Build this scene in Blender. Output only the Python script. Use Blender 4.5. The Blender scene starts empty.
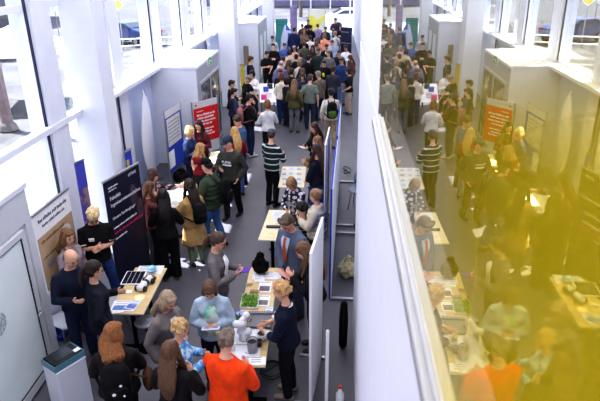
import bpy, bmesh, math, random
from mathutils import Vector, Matrix, noise
random.seed(7)
PI = math.pi
V = Vector
SC = bpy.context.scene
COL = SC.collection

# ------------------------------------------------------------------ camera
CAMZ = 5.2
F_PX, YAW, PITCH, ROLL = 558.7, math.radians(-3.296), math.radians(23.337), math.radians(-0.289)
_fw = V((math.sin(YAW)*math.cos(PITCH), math.cos(YAW)*math.cos(PITCH), -math.sin(PITCH)))
_r0 = V((math.cos(YAW), -math.sin(YAW), 0)); _u0 = _r0.cross(_fw)
_rt = _r0*math.cos(ROLL)+_u0*math.sin(ROLL); _up = -_r0*math.sin(ROLL)+_u0*math.cos(ROLL)
def ray(px, py):
    return _fw+_rt*((px-300)/F_PX)-_up*((py-200.5)/F_PX)
def at(px, py, z=0.0):
    """world point of height z seen in direction (px, py) of the photograph"""
    d = ray(px, py); t = (z-CAMZ)/d.z
    return V((d.x*t, d.y*t, z))
def on_x(px, py, X):
    d = ray(px, py); t = X/d.x
    return V((X, d.y*t, CAMZ+d.z*t))
def on_y(px, py, Y):
    d = ray(px, py); t = Y/d.y
    return V((d.x*t, Y, CAMZ+d.z*t))

cam_d = bpy.data.cameras.new('camera'); cam = bpy.data.objects.new('camera', cam_d); COL.objects.link(cam)
cam.matrix_world = Matrix(((_rt.x, _up.x, -_fw.x, 0), (_rt.y, _up.y, -_fw.y, 0), (_rt.z, _up.z, -_fw.z, CAMZ), (0, 0, 0, 1)))
cam_d.sensor_width = 36; cam_d.lens = F_PX/600*36
cam_d.clip_start = 0.05; cam_d.clip_end = 500
cam_d.dof.use_dof = True; cam_d.dof.focus_distance = 10.5; cam_d.dof.aperture_fstop = 3.6
SC.camera = cam

# ------------------------------------------------------------------ materials
_mc = {}
def srgb(c):
    return tuple((v/12.92 if v <= .04045 else ((v+.055)/1.055)**2.4) for v in c)
def mat(name, col, rough=.6, var=.12, scale=8.0, bump=0.0, metal=0.0, spec=.4, emit=0.0, kind='noise', col2=None, stretch=(1, 1, 1)):
    """procedural surface: noise-varied colour (sRGB input) with optional bump"""
    key = (name, tuple(col), rough, var, scale, bump, metal, emit, kind, col2, stretch)
    if key in _mc: return _mc[key]
    m = bpy.data.materials.new(name); m.use_nodes = True
    nt = m.node_tree; b = nt.nodes['Principled BSDF']
    L = srgb(col)
    b.inputs['Roughness'].default_value = rough; b.inputs['Metallic'].default_value = metal
    b.inputs['Specular IOR Level'].default_value = spec
    tc = nt.nodes.new('ShaderNodeTexCoord'); mp = nt.nodes.new('ShaderNodeMapping')
    mp.inputs['Scale'].default_value = stretch
    nt.links.new(tc.outputs['Object'], mp.inputs['Vector'])
    if kind == 'noise':
        t = nt.nodes.new('ShaderNodeTexNoise'); t.inputs['Scale'].default_value = scale; t.inputs['Detail'].default_value = 4
        fac = t.outputs['Fac']
    elif kind == 'stripes':
        t = nt.nodes.new('ShaderNodeTexWave'); t.wave_type = 'BANDS'; t.bands_direction = 'Z'
        t.inputs['Scale'].default_value = scale; t.inputs['Distortion'].default_value = .15
        fac = t.outputs['Fac']
    elif kind == 'voronoi':
        t = nt.nodes.new('ShaderNodeTexVoronoi'); t.inputs['Scale'].default_value = scale
        fac = t.outputs['Distance']
    nt.links.new(mp.outputs['Vector'], t.inputs['Vector'])
    r = nt.nodes.new('ShaderNodeValToRGB')
    e = r.color_ramp.elements
    if col2 is None:
        e[0].position, e[1].position = .3, .7
        e[0].color = tuple(v*(1-var) for v in L)+(1,); e[1].color = tuple(min(1, v*(1+var)) for v in L)+(1,)
    else:
        L2 = srgb(col2); a = .07 if kind == 'stripes' else .42
        e[0].position, e[1].position = (a, a+.05) if kind == 'stripes' else (.42, .52)
        e[0].color = L2+(1,); e[1].color = L+(1,)
    nt.links.new(fac, r.inputs['Fac']); nt.links.new(r.outputs['Color'], b.inputs['Base Color'])
    if bump:
        bp = nt.nodes.new('ShaderNodeBump'); bp.inputs['Strength'].default_value = bump; bp.inputs['Distance'].default_value = .02
        nt.links.new(t.outputs['Fac'] if kind == 'noise' else fac, bp.inputs['Height']); nt.links.new(bp.outputs['Normal'], b.inputs['Normal'])
    if emit:
        b.inputs['Emission Strength'].default_value = emit; nt.links.new(r.outputs['Color'], b.inputs['Emission Color'])
    _mc[key] = m
    return m
def cloth(col, col2=None, kind='noise', scale=9.0): return mat('cloth', col, .85, .22, scale, .35, spec=.2, col2=col2, kind=kind)
def plastic(col, rough=.4): return mat('plastic', col, rough, .05, 5, 0)
def metal(col, rough=.35): return mat('metal', col, rough, .06, 12, 0, metal=.9)
def paper(col): return mat('paper', col, .7, .05, 14)
def skin(col): return mat('skin', col, .5, .07, 20, .05)
def hairm(col): return mat('hair', col, .5, .45, 16, .6, stretch=(5, 5, .7))

# ------------------------------------------------------------------ mesh builder
class MB:
    def __init__(s): s.v = []; s.f = []; s.mi = []; s.cur = 0
    def _add(s, vs, fs):
        b = len(s.v); s.v += [tuple(p) for p in vs]
        for f in fs: s.f.append(tuple(b+i for i in f)); s.mi.append(s.cur)
    def box(s, lo, hi, M=None):
        x0, y0, z0 = lo; x1, y1, z1 = hi
        vs = [V(p) for p in ((x0,y0,z0),(x1,y0,z0),(x1,y1,z0),(x0,y1,z0),(x0,y0,z1),(x1,y0,z1),(x1,y1,z1),(x0,y1,z1))]
        if M is not None: vs = [M@p for p in vs]
        s._add(vs, [(0,3,2,1),(4,5,6,7),(0,1,5,4),(1,2,6,5),(2,3,7,6),(3,0,4,7)]); return s
    def rings(s, rings, n=12, cap=True, close=False):
        """rings: list of (centre, axisA, axisB) with axes already scaled"""
        vs = []; fs = []
        for c, a, b in rings:
            for k in range(n):
                t = 2*PI*k/n; vs.append(c+a*math.cos(t)+b*math.sin(t))
        m = len(rings)
        for i in range(m-1 if not close else m):
            j = (i+1) % m
            for k in range(n):
                l = (k+1) % n; fs.append((i*n+k, i*n+l, j*n+l, j*n+k))
        if cap and not close:
            fs.append(tuple(range(n-1, -1, -1))); fs.append(tuple((m-1)*n+k for k in range(n)))
        s._add(vs, fs); return s
    def tube(s, pts, rad, n=10, up=None, flat=1.0, round_=True, close=False):
        """tube through pts; rad a number or list; flat scales the second axis; rounded ends"""
        pts = [V(p) for p in pts]; m = len(pts)
        if not isinstance(rad, (list, tuple)): rad = [rad]*m
        rg = []; ref = V(up) if up is not None else None
        for i, p in enumerate(pts):
            if close: d = pts[(i+1) % m]-pts[i-1]
            else: d = (pts[min(i+1, m-1)]-pts[max(i-1, 0)])
            d = d.normalized() if d.length > 1e-9 else V((0, 0, 1))
            if ref is None: ref = V((1, 0, 0)) if abs(d.x) < .8 else V((0, 1, 0))
            a = ref-d*ref.dot(d)
            if a.length < 1e-4: a = d.orthogonal()
            a.normalize(); b = d.cross(a)
            if up is None: ref = a
            r = rad[i]
            if round_ and not close and i == 0: rg.append((p-d*r*.6, a*r*.5, b*r*.5*flat))
            rg.append((p, a*r, b*r*flat))
            if round_ and not close and i == m-1: rg.append((p+d*r*.6, a*r*.5, b*r*.5*flat))
        return s.rings(rg, n, close=close)
    def ell(s, c, r, nu=12, nv=8, M=None):
        c = V(c); vs = []; fs = []
        for i in range(1, nv):
            ph = PI*i/nv
            for k in range(nu):
                t = 2*PI*k/nu
                vs.append(V((r[0]*math.sin(ph)*math.cos(t), r[1]*math.sin(ph)*math.sin(t), r[2]*math.cos(ph))))
        top = len(vs); vs.append(V((0, 0, r[2]))); vs.append(V((0, 0, -r[2])))
        for i in range(nv-2):
            for k in range(nu):
                l = (k+1) % nu; fs.append((i*nu+k, (i+1)*nu+k, (i+1)*nu+l, i*nu+l))
        for k in range(nu):
            l = (k+1) % nu; fs.append((top, k, l)); fs.append((top+1, (nv-2)*nu+l, (nv-2)*nu+k))
        if M is not None: vs = [M@p for p in vs]
        s._add([p+c for p in vs], fs); return s
    def lathe(s, c, prof, n=20):
        c = V(c); return s.rings([(c+V((0, 0, z)), V((r, 0, 0)), V((0, r, 0))) for r, z in prof], n)
    def quad(s, a, b, c, d):
        s._add([V(a), V(b), V(c), V(d)], [(0, 1, 2, 3)]); return s
    def prism(s, poly, d):
        """closed polygon (list of Vectors) extruded by vector d"""
        n = len(poly); d = V(d); vs = [V(p) for p in poly]+[V(p)+d for p in poly]
        s._add(vs, [tuple(range(n-1, -1, -1)), tuple(range(n, 2*n))]+[(k, (k+1) % n, n+(k+1) % n, n+k) for k in range(n)]); return s
    def mesh(s, name, smooth=False):
        me = bpy.data.meshes.new(name); me.from_pydata(s.v, [], s.f); me.update()
        bm = bmesh.new(); bm.from_mesh(me); bmesh.ops.recalc_face_normals(bm, faces=bm.faces); bm.to_mesh(me); bm.free()
        if any(s.mi):
            for p, i in zip(me.polygons, s.mi): p.material_index = i
        if smooth: me.polygons.foreach_set('use_smooth', [True]*len(me.polygons))
        return me
    def obj(s, name, m, parent=None, smooth=False, bevel=0, loc=None):
        o = bpy.data.objects.new(name, s.mesh(name, smooth)); COL.objects.link(o)
        for k in (m if isinstance(m, (list, tuple)) else [m]): o.data.materials.append(k)
        if parent is not None: o.parent = parent
        if loc is not None: o.location = loc
        if bevel:
            md = o.modifiers.new('bevel', 'BEVEL'); md.width = bevel; md.segments = 2; md.limit_method = 'ANGLE'
        return o

_tmp = None
def remesh(mb, voxel, smooth=3, disp=0.0, dscale=8.0, stretch=1.0):
    me = bpy.data.meshes.new('t'); me.from_pydata(mb.v, [], mb.f); me.update()
    bm = bmesh.new(); bm.from_mesh(me); bmesh.ops.recalc_face_normals(bm, faces=bm.faces); bm.to_mesh(me); bm.free()
    o = bpy.data.objects.new('t', me); COL.objects.link(o)
    md = o.modifiers.new('r', 'REMESH'); md.mode = 'VOXEL'; md.voxel_size = voxel
    if smooth:
        sm = o.modifiers.new('s', 'SMOOTH'); sm.factor = .5; sm.iterations = smooth
    dg = bpy.context.evaluated_depsgraph_get()
    out = bpy.data.meshes.new_from_object(o.evaluated_get(dg))
    bpy.data.objects.remove(o); bpy.data.meshes.remove(me)
    if disp:
        ns = [v.normal.copy() for v in out.vertices]
        for v, nn in zip(out.vertices, ns):
            q = V((v.co.x*dscale, v.co.y*dscale, v.co.z*dscale*stretch))
            v.co += nn*disp*noise.noise(q)
    out.polygons.foreach_set('use_smooth', [True]*len(out.polygons)); out.update()
    return out
def merge_mesh(me, mb):
    """append mb's geometry to an existing mesh"""
    bm = bmesh.new(); bm.from_mesh(me)
    t = mb.mesh('t', True); bm.from_mesh(t); bpy.data.meshes.remove(t)
    bm.to_mesh(me); bm.free(); me.polygons.foreach_set('use_smooth', [True]*len(me.polygons)); me.update()
    return me

def tag(o, label=None, cat=None, group=None, kind=None):
    if label: o['label'] = label
    if cat: o['category'] = cat
    if group: o['group'] = group
    if kind: o['kind'] = kind
    return o
def empty(name, loc=(0, 0, 0), rz=0.0):
    o = bpy.data.objects.new(name, None); COL.objects.link(o); o.location = loc; o.rotation_euler = (0, 0, rz); o.empty_display_size = .1
    return o
def struct(o, label=None):
    o['kind'] = 'structure'
    if label: o['label'] = label
    return o
def copy_tree(o, parent=None):
    c = o.copy(); COL.objects.link(c)
    if parent is not None: c.parent = parent
    for ch in list(o.children): copy_tree(ch, c)
    return c

def text_mesh(cu, m):
    t = bpy.data.objects.new('t', cu); COL.objects.link(t)
    me = bpy.data.meshes.new_from_object(t.evaluated_get(bpy.context.evaluated_depsgraph_get()))
    bpy.data.objects.remove(t); me.materials.clear(); me.materials.append(m)
    o = bpy.data.objects.new('lettering', me); COL.objects.link(o); return o
def lettering(txt, size, loc, R, m, parent, align='LEFT', depth=.001):
    cu = bpy.data.curves.new('lettering', 'FONT'); cu.body = txt; cu.size = size; cu.extrude = depth; cu.align_x = align; cu.space_line = 1.05
    o = text_mesh(cu, m)
    M = R.to_4x4(); M.translation = loc; o.matrix_world = M
    if parent is not None: o.parent = parent
    return o
# ------------------------------------------------------------------ people
BODY_V = {2: .0115, 1: .016, 0: .026}
GARM_V = {2: .014, 1: .018, 0: .028}
HAIR_V = {2: .010, 1: .014, 0: .022}

def rotx(p, c, a):           # lean forward (+y) by angle a about the x axis through c
    q = V(p)-c; ca, sa = math.cos(a), math.sin(a)
    return V((q.x, q.y*ca+q.z*sa, -q.y*sa+q.z*ca))+c
def ik(S, W, l1, l2, hint):
    d = W-S; L = d.length
    if L > (l1+l2)*.995: W = S+d*((l1+l2)*.995/L); d = W-S; L = d.length
    a = (l1*l1-l2*l2+L*L)/(2*L); h = math.sqrt(max(l1*l1-a*a, 0)); u = d/L
    k = V(hint)-u*V(hint).dot(u); k = k.normalized() if k.length > 1e-4 else u.orthogonal().normalized()
    return S+u*a+k*h, W

ARMS = {  # wrist position (x outward, y forward, z) and elbow hint, in the upright torso frame
    'down': ((.25, .05, .84), (.35, -.6, 0)), 'hold': ((.10, .28, 1.12), (.7, -.5, -.6)), 'high': ((.09, .27, 1.26), (.6, -.2, -1)),
    'table': ((.16, .43, 1.0), (.8, -.5, -.2)), 'hip': ((.17, .05, 1.0), (1, -.5, 0)), 'behind': ((.07, -.16, .95), (1, -.4, 0)),
    'cheek': ((.06, .15, 1.44), (.6, .3, -1)), 'near': ((.08, .22, 1.12), (.6, -.4, -.8)), 'cross': ((.03, .19, 1.11), (.35, -.2, -1)), 'crossb': ((.03, .235, 1.16), (.35, -.2, -1)),
    'reach': ((.24, .50, 1.38), (.6, -.2, -.8)), 'front': ((.05, .20, .92), (.8, -.4, 0)), 'tablelow': ((.14, .40, .86), (.8, -.5, .2)),
    'side': ((.34, .30, 1.10), (.7, -.6, -.2)), 'pocket': ((.20, .07, .90), (.7, -.7, 0)), 'strap': ((.11, .17, 1.33), (.8, 0, -.8)),
}
class Pose:
    def __init__(s, sex='f', arms=('down', 'down'), lean=0, nod=10, turn=0, legs='stand', build=1.0):
        s.sex, s.arms, s.lean, s.nod, s.turn, s.legs, s.build = sex, arms, math.radians(lean), math.radians(nod), math.radians(turn), legs, build
        s.key = (sex, tuple(arms), lean, nod, turn, legs, build)
        s.drop = .44 if legs == 'sit' else 0.0
        s.hip = V((0, 0, .93))
        s.L = lambda p: rotx(p, s.hip, s.lean)-V((0, 0, s.drop))
        m = sex == 'm'; w = build
        s.sw = (.185 if m else .16)*(.5+.5*w)
        if m: s.T = [(.80, .13, .10, 0), (.86, .158, .112, -.005), (.93, .16, .113, -.005), (1.02, .15, .105, 0), (1.12, .155, .108, .005), (1.22, .168, .116, .008), (1.30, .172, .113, .004), (1.35, .150, .098, -.004), (1.395, .105, .080, -.01), (1.445, .062, .060, -.008)]
        else: s.T = [(.80, .135, .105, 0), (.86, .168, .118, -.008), (.93, .166, .115, -.008), (1.02, .138, .1, 0), (1.1, .13, .098, .004), (1.2, .145, .112, .014), (1.265, .149, .115, .016), (1.32, .130, .096, .002), (1.375, .09, .075, -.008), (1.435, .054, .055, -.006)]
        s.T = [(z, rx*w, ry*w, y) for z, rx, ry, y in s.T]
        s.neck = V((0, -.005, 1.45))
        zs = {'m': 1.345, 'f': 1.315}[sex]
        s.arm = []
        for side, a in zip((-1, 1), s.arms):
            W, h = ARMS[a] if isinstance(a, str) else a
            S = V((side*s.sw, -.005, zs))
            E, Wp = ik(S, V((side*W[0], W[1], W[2])), .285, .25, V((side*h[0], h[1], h[2])))
            s.arm.append((side, s.L(S), s.L(E), s.L(Wp)))
        s.leg = []
        for side in (-1, 1):
            H = V((side*.085, 0, .90)); st = legs
            if st == 'sit':
                pts = [H-V((0, 0, s.drop)), V((side*.13, .40, .50)), V((side*.13, .40, .08))]
                pts[0] = V((side*.09, 0, .47))
            else:
                dy = {'stand': 0, 'stride': side*.14, 'stride2': -side*.14, 'wide': 0, 'shift': side*.05}[st]
                dx = {'stand': .10, 'stride': .085, 'stride2': .085, 'wide': .19, 'shift': .11}[st]
                A = V((side*dx, dy-.02, .085)); K = (H+A)/2+V((side*.005, .035 if dy >= 0 else .05, 0)); pts = [H, K, A]
            s.leg.append((side, pts))
    def TZ(s, z):
        T = s.T
        if z <= T[0][0]: return T[0][1:]
        for a, b in zip(T, T[1:]):
            if z <= b[0]:
                t = (z-a[0])/(b[0]-a[0]); return tuple(a[i]+(b[i]-a[i])*t for i in (1, 2, 3))
        return T[-1][1:]
    def surf(s, z, x, off, back=False):
        """point on the torso front (or back) at height z, sideways x, standing off by off"""
        rx, ry, yc = s.TZ(z); rx += off; ry += off
        y = ry*math.sqrt(max(0, 1-(x/rx)**2)); return s.L(V((x, yc+(-y if back else y), z)))
    def HT(s, p):            # head coordinates (upright, looking +y) to posed
        q = V(p)-s.neck
        ca, sa = math.cos(s.turn), math.sin(s.turn); q = V((q.x*ca-q.y*sa, q.x*sa+q.y*ca, q.z))
        # nod in the direction faced
        ax = V((math.cos(s.turn), math.sin(s.turn), 0)); q = Matrix.Rotation(-s.nod, 3, ax)@q
        return s.L(s.neck+q)
    def HM(s):
        o = s.HT((0, 0, 0)); M = Matrix.Identity(4)
        for i, e in enumerate(((1, 0, 0), (0, 1, 0), (0, 0, 1))):
            c = s.HT(e)-o
            for r in range(3): M[r][i] = c[r]
        M.translation = o; return M

HEADR = [(1.488, .022, .026, .050), (1.498, .040, .044, .036), (1.518, .055, .066, .020), (1.545, .064, .082, .010), (1.58, .071, .091, .004), (1.62, .076, .097, 0), (1.66, .074, .095, -.004), (1.69, .062, .080, -.006), (1.71, .040, .052, -.006), (1.72, .014, .018, -.006)]
def tr(mb, M, start):
    for i in range(start, len(mb.v)): mb.v[i] = tuple(M@V(mb.v[i]))

def torso_rings(P, z0, z1, off, flare=0, hem=None):
    zs = [z0]+[t[0] for t in P.T if z0+.02 < t[0] < z1-.005]+[z1]; rg = []
    for z in zs:
        rx, ry, yc = P.TZ(z); f = flare*max(0, (1.0-z))+(.012 if off > .015 and z < .93 else 0)
        rg.append((P.L(V((0, yc, z))), (P.L(V((1, yc, z)))-P.L(V((0, yc, z))))*(rx+off+f), (P.L(V((0, yc+1, z)))-P.L(V((0, yc, z))))*(ry+off+f)))
    return rg
_cache = {}
def body_mesh(P, lod):
    k = ('body', P.key, lod)
    if k in _cache: return _cache[k]
    mb = MB(); fem = P.sex == 'f'
    mb.rings(torso_rings(P, .80, P.T[-1][0], 0), 16)
    for side, pts in P.leg:
        a, b, c = pts; m1, m2 = a.lerp(b, .5), b.lerp(c, .4)
        mb.tube([a, m1, b, m2, c, c-V((0, 0, .03))], [.085, .07, .052, .052, .036, .036], 10)
        mb.tube([c+V((0, -.03, -.055)), c+V((0, .06, -.06)), c+V((0, .15, -.068))], [.036, .037, .026], 8, flat=.62, up=(1, 0, 0))
    for side, S, E, W in P.arm:
        mb.tube([S.lerp(P.L(V((0, -.006, 1.37))), .55), S, S.lerp(E, .5), E, E.lerp(W, .35), W], [.034, .043, .043, .036, .037, .026], 10)
    mb.tube([P.L(V((0, -.008, 1.36))), P.L(P.neck), P.HT((0, -.002, 1.56))], [.062, .053, .052], 12)
    n0 = len(mb.v); ex = V((1, 0, 0)); ey = V((0, 1, 0))
    mb.rings([(V((0, y, z)), ex*rx, ey*ry) for z, rx, ry, y in HEADR], 16)
    if lod:
        mb.ell((0, .101, 1.575), (.013, .02, .018), 8, 6); mb.ell((0, .096, 1.597), (.009, .014, .028), 8, 6)
        mb.ell((0, .082, 1.622), (.05, .014, .009), 10, 6)
        mb.ell((0, .084, 1.537), (.024, .010, .008), 8, 6); mb.ell((0, .073, 1.507), (.02, .016, .014), 8, 6)
        for sd in (-1, 1):
            mb.ell((sd*.077, -.002, 1.588), (.010, .02, .031), 8, 6); mb.ell((sd*.042, .068, 1.57), (.022, .018, .02), 8, 6)
    M = P.HM(); tr(mb, M, n0)
    me = remesh(mb, BODY_V[lod], 3 if lod else 2)
    hb = MB(); ns = 6 if lod else 5
    for (side, S, E, W), a in zip(P.arm, P.arms):
        d = (W-E).normalized(); inward = V((-side, .3, 0)); nrm = (inward-d*inward.dot(d))
        if a in ('hold', 'high', 'table', 'tablelow', 'reach', 'side', 'front'): nrm = V((-side*.35, .2, -1)) if a.startswith('table') else V((-side, .1, .35))
        nrm = nrm-d*nrm.dot(d); nrm.normalize(); s = d.cross(nrm)
        if s.dot(P.L(V((0, 1, 1)))-P.L(V((0, 0, 1)))) < 0: s = -s   # thumb side forward / up
        if a in ('hold', 'high', 'table', 'tablelow', 'cross', 'crossb', 'side'):
            if s.z < 0 and abs(s.z) > .3: s = -s
        hb.tube([W-d*.03, W, W+d*.04, W+d*.085], [.024, .027, .038, .037], 8, up=s, flat=.42)
        curl = .35 if a not in ('hold', 'high', 'front', 'strap') else .6
        for q, ln in ((-.028, .058), (-.0095, .074), (.0095, .08), (.028, .072)):
            b = W+d*.085+s*q; u = d.copy(); pts = [b-d*.012]
            for seg in (.42, .32, .26):
                pts.append(pts[-1]+u*(ln*seg+ (.012 if seg == .42 else 0))); u = (u*math.cos(curl)+nrm*math.sin(curl)).normalized()
            hb.tube(pts, [.0088, .0085, .0078, .0066], ns)
        tb = W+d*.028+s*.03; td = (d*.62+s*.7+nrm*.25).normalized()
        hb.tube([tb-td*.015, tb+td*.028, tb+td*.028+(td*.7+d*.5).normalized()*.026], [.0125, .0105, .0085], ns)
    merge_mesh(me, hb); _cache[k] = me
    return me
def top_mesh(P, style, lod):
    k = ('top', P.key, style, lod)
    if k in _cache: return _cache[k]
    off, hem, sleeve, flare = {'tee': (.026, .84, .42, 0), 'shirt': (.028, .82, 1, 0), 'sweater': (.030, .86, 1, 0), 'jacket': (.036, .80, 1, .05), 'blazer': (.030, .74, 1, .10), 'coat': (.036, .48, 1, .14),
                               'puffer': (.05, .80, 1, 0), 'longtee': (.028, .72, .42, .06), 'dress': (.02, .42, .5, .2), 'threequarter': (.028, .84, .78, 0)}[style]
    mb = MB(); zt = P.T[-1][0]-.015
    if hem < .80:
        rg = []
        for z in [hem+i*(.82-hem)/3 for i in range(3)]:
            rx, ry, yc = P.TZ(.86); f = flare*(.9-z)
            bend = P.L(V((0, yc, .86))); c = V((bend.x, bend.y*max(0, 1-(.9-z)*1.6), z-P.drop))
            rg.append((c, V((rx+off+f, 0, 0)), V((0, ry+off+f*.8, 0))))
        mb.rings(rg+torso_rings(P, .82, zt, off), 18)
    else: mb.rings(torso_rings(P, hem, zt, off, flare), 18)
    if style in ('puffer',):
        for z in (.86, .95, 1.04, 1.13, 1.22, 1.31):
            rx, ry, yc = P.TZ(z); o = off+.012
            c = P.L(V((0, yc, z))); ax = P.L(V((1, yc, z)))-c; ay = P.L(V((0, yc+1, z)))-c
            mb.tube([c+ax*(rx+off-.008)*math.cos(t*PI/8)+ay*(ry+off-.008)*math.sin(t*PI/8) for t in range(16)], .03, 8, close=True)
    ex = off*.75
    for side, S, E, W in P.arm:
        rr = [.032+ex, .044+ex, .046+ex, .041+ex, .038+ex, .031+ex*.9]
        pts = [S.lerp(P.L(V((0, -.006, zt-.05))), .55), S+(S-E)*.02, S.lerp(E, .5), E, E.lerp(W, .5), E.lerp(W, .97)]
        if sleeve < .5: pts, rr = pts[:3]+[S.lerp(E, .72)], rr[:2]+[.05+ex, .05+ex]
        elif sleeve == .5: pts, rr = pts[:4], rr[:4]
        elif sleeve < 1: pts, rr = pts[:5]+[E.lerp(W, .62)], rr
        mb.tube(pts, rr, 10)
    if style in ('jacket', 'blazer', 'coat', 'puffer', 'shirt'):
        n = P.L(V((0, -.008, 1.425 if P.sex == 'm' else 1.41))); r = .072 if style != 'puffer' else .082
        mb.tube([n+V((r*math.cos(t*PI/8), r*.95*math.sin(t*PI/8)-.004, .018*(-math.sin(t*PI/8)))) for t in range(16)], .02 if style != 'puffer' else .032, 8, close=True)
    me = remesh(mb, GARM_V[lod], 3, .011 if style in ('jacket', 'coat', 'puffer', 'blazer') else .007, 9, .6)
    _cache[k] = me; return me
def bottom_mesh(P, style, lod):
    k = ('bot', P.key, style, lod)
    if k in _cache: return _cache[k]
    mb = MB(); rg = torso_rings(P, .80, .95, .010); mb.rings(rg, 16)
    if style == 'skirt':
        rx, ry, yc = P.TZ(.93)
        mb.rings([(V((0, -.005, z-P.drop)), V((rx+.014+f, 0, 0)), V((0, ry+.014+f, 0))) for z, f in ((.45, .06), (.6, .05), (.75, .035), (.92, .005))], 18)
    else:
        o = {'trousers': .018, 'wide': .032, 'slim': .010}[style]
        for side, pts in P.leg:
            a, b, c = pts; e = c-V((0, 0, .035)) if style != 'slim' else c
            a2 = a-V((0, 0, .02))
            mb.tube([a2, a.lerp(b, .5), b, b.lerp(c, .5), e], [.080+o, .074+o, .056+o, .052+o*1.2, .044+o*(1.6 if style == 'wide' else 1)], 10, round_=False)
    me = remesh(mb, GARM_V[lod], 3, .008 if lod else .004, 8, .5)
    _cache[k] = me; return me
def shoe_mesh(P, i, lod):
    k = ('shoe', P.key, i)
    if k in _cache: return _cache[k]
    c = P.leg[i][1][2]; mb = MB(); g = V((c.x, c.y, 0))
    s = V((1, 0, 0)); u = V((0, 0, 1)); rg = []
    for y, w, h in ((-.075, .022, .05), (-.06, .036, .075), (-.02, .042, .088), (.04, .042, .078), (.10, .047, .06), (.16, .044, .048), (.195, .026, .036)):
        rg.append((g+V((0, y, h*.5)), s*w, u*h*.5))
    mb.rings(rg, 12)
    me = mb.mesh('shoe', True); _cache[k] = me; return me
def hair_mesh(P, style, lod):
    k = ('hair', P.key, style, lod)
    if k in _cache: return _cache[k]
    mb = MB(); M = P.HM(); rnd = random.Random(hash(style) % 97 if False else len(style)*7)
    H = P.HT
    ell = lambda c, r: mb.ell(c, r, 14, 10)
    disp, dsc, st = .007, 45, .25
    if style == 'balding': ell((0, -.035, 1.585), (.086, .088, .058))
    elif style == 'cap':
        ell((0, -.028, 1.62), (.083, .098, .085))
    elif style not in ('scarf',): ell((0, -.019, 1.648), (.089, .107, .096))
    if style == 'short':
        ell((0, -.042, 1.60), (.083, .082, .082))
        for q in range(9):
            a = -1.1+q*.275; ell((.075*math.sin(a), .022+.052*math.cos(a), 1.695+.008*(q % 3)), (.026, .03, .022))
        disp, dsc = .010, 36
    if style in ('long', 'bob', 'ponytail', 'bun', 'halfup', 'mid'): ell((0, -.028, 1.61), (.090, .098, .10))
    if style == 'bob':
        ell((0, -.032, 1.565), (.098, .088, .105))
        for sd in (-1, 1): ell((sd*.072, .02, 1.575), (.03, .05, .09))
        ell((0, .055, 1.675), (.066, .042, .03))
    if style == 'messy':
        ell((0, .05, 1.69), (.07, .05, .04)); disp = .02; dsc = 22
        for _ in range(16):
            a = rnd.random()*2*PI; b = rnd.random()*1.3
            ell((.085*math.sin(b)*math.cos(a), -.02+.1*math.sin(b)*math.sin(a), 1.65+.095*math.cos(b)), (.03, .03, .022))
    if style in ('curly', 'curlybob'):
        for _ in range(60):
            a = rnd.random()*2*PI; b = rnd.random()*(1.75 if style == 'curly' else 2.1); sy = math.sin(a)
            if sy > .3 and b > 1.0: continue
            ell((.092*math.sin(b)*math.cos(a), -.025+.1*math.sin(b)*sy, 1.635+.10*math.cos(b)), (.032, .032, .032))
        disp = .012; dsc = 30; st = 1
    tr(mb, M, 0); n_hair = len(mb.v)
    if style == 'long' or style == 'halfup':
        pts = [H((0, -.05, 1.64)), H((0, -.075, 1.54)), P.surf(1.40, 0, .05, True), P.surf(1.28, 0, .055, True), P.surf(1.14, 0, .05, True)]
        rr = [.085, .098, .105, .10, .06]
        ax = P.L(V((1, 0, 1)))-P.L(V((0, 0, 1)))
        mb.tube(pts, rr, 14, up=ax, flat=.46)
        for sd in (-1, 1):
            mb.tube([H((sd*.066, .005, 1.65)), H((sd*.088, .012, 1.55)), P.surf(1.37, sd*.085, .05), P.surf(1.24, sd*.095, .045)], [.03, .038, .036, .014], 8)
    if style == 'mid':
        ell((0, -.032, 1.575), (.102, .092, .115)); ell((0, .05, 1.685), (.066, .046, .03))
        for sd in (-1, 1): ell((sd*.078, .012, 1.56), (.034, .052, .10))
        tr(mb, M, n_hair)
        ax = P.L(V((1, 0, 1)))-P.L(V((0, 0, 1)))
        mb.tube([H((0, -.05, 1.60)), H((0, -.065, 1.52)), P.surf(1.39, 0, .05, True), P.surf(1.33, 0, .055, True)], [.10, .118, .125, .09], 14, up=ax, flat=.55)
    if style == 'ponytail':
        mb.tube([H((0, -.095, 1.645)), H((0, -.14, 1.62)), H((0, -.155, 1.53)), H((0, -.15, 1.43)), H((0, -.14, 1.36))], [.03, .033, .04, .034, .012], 10)
    if style == 'bun':
        n0 = len(mb.v); ell((0, -.125, 1.655), (.05, .045, .05)); tr(mb, M, n0)
    if style == 'beard':
        n0 = len(mb.v); ell((0, .055, 1.515), (.056, .05, .04)); tr(mb, M, n0)
    me = remesh(mb, HAIR_V[lod], 2, disp if lod else disp*.7, dsc, st)
    _cache[k] = me; return me
def face_bits(P):
    M = P.HM(); out = []
    for sd in (-1, 1):
        mb = MB(); mb.ell((sd*.031, .0865, 1.602), (.0115, .0075, .007), 8, 6); tr(mb, M, 0); out.append(('eye', mb, (.10, .07, .06)))
        mb = MB(); mb.tube([(sd*.014, .094, 1.621), (sd*.03, .094, 1.627), (sd*.047, .084, 1.622)], .0035, 6); tr(mb, M, 0); out.append(('eyebrow', mb, (.22, .15, .1)))
    mb = MB(); mb.tube([(-.024, .083, 1.536), (0, .0945, 1.5375), (.024, .083, 1.536)], .0048, 6); tr(mb, M, 0); out.append(('mouth', mb, (.62, .3, .28)))
    return out

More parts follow.
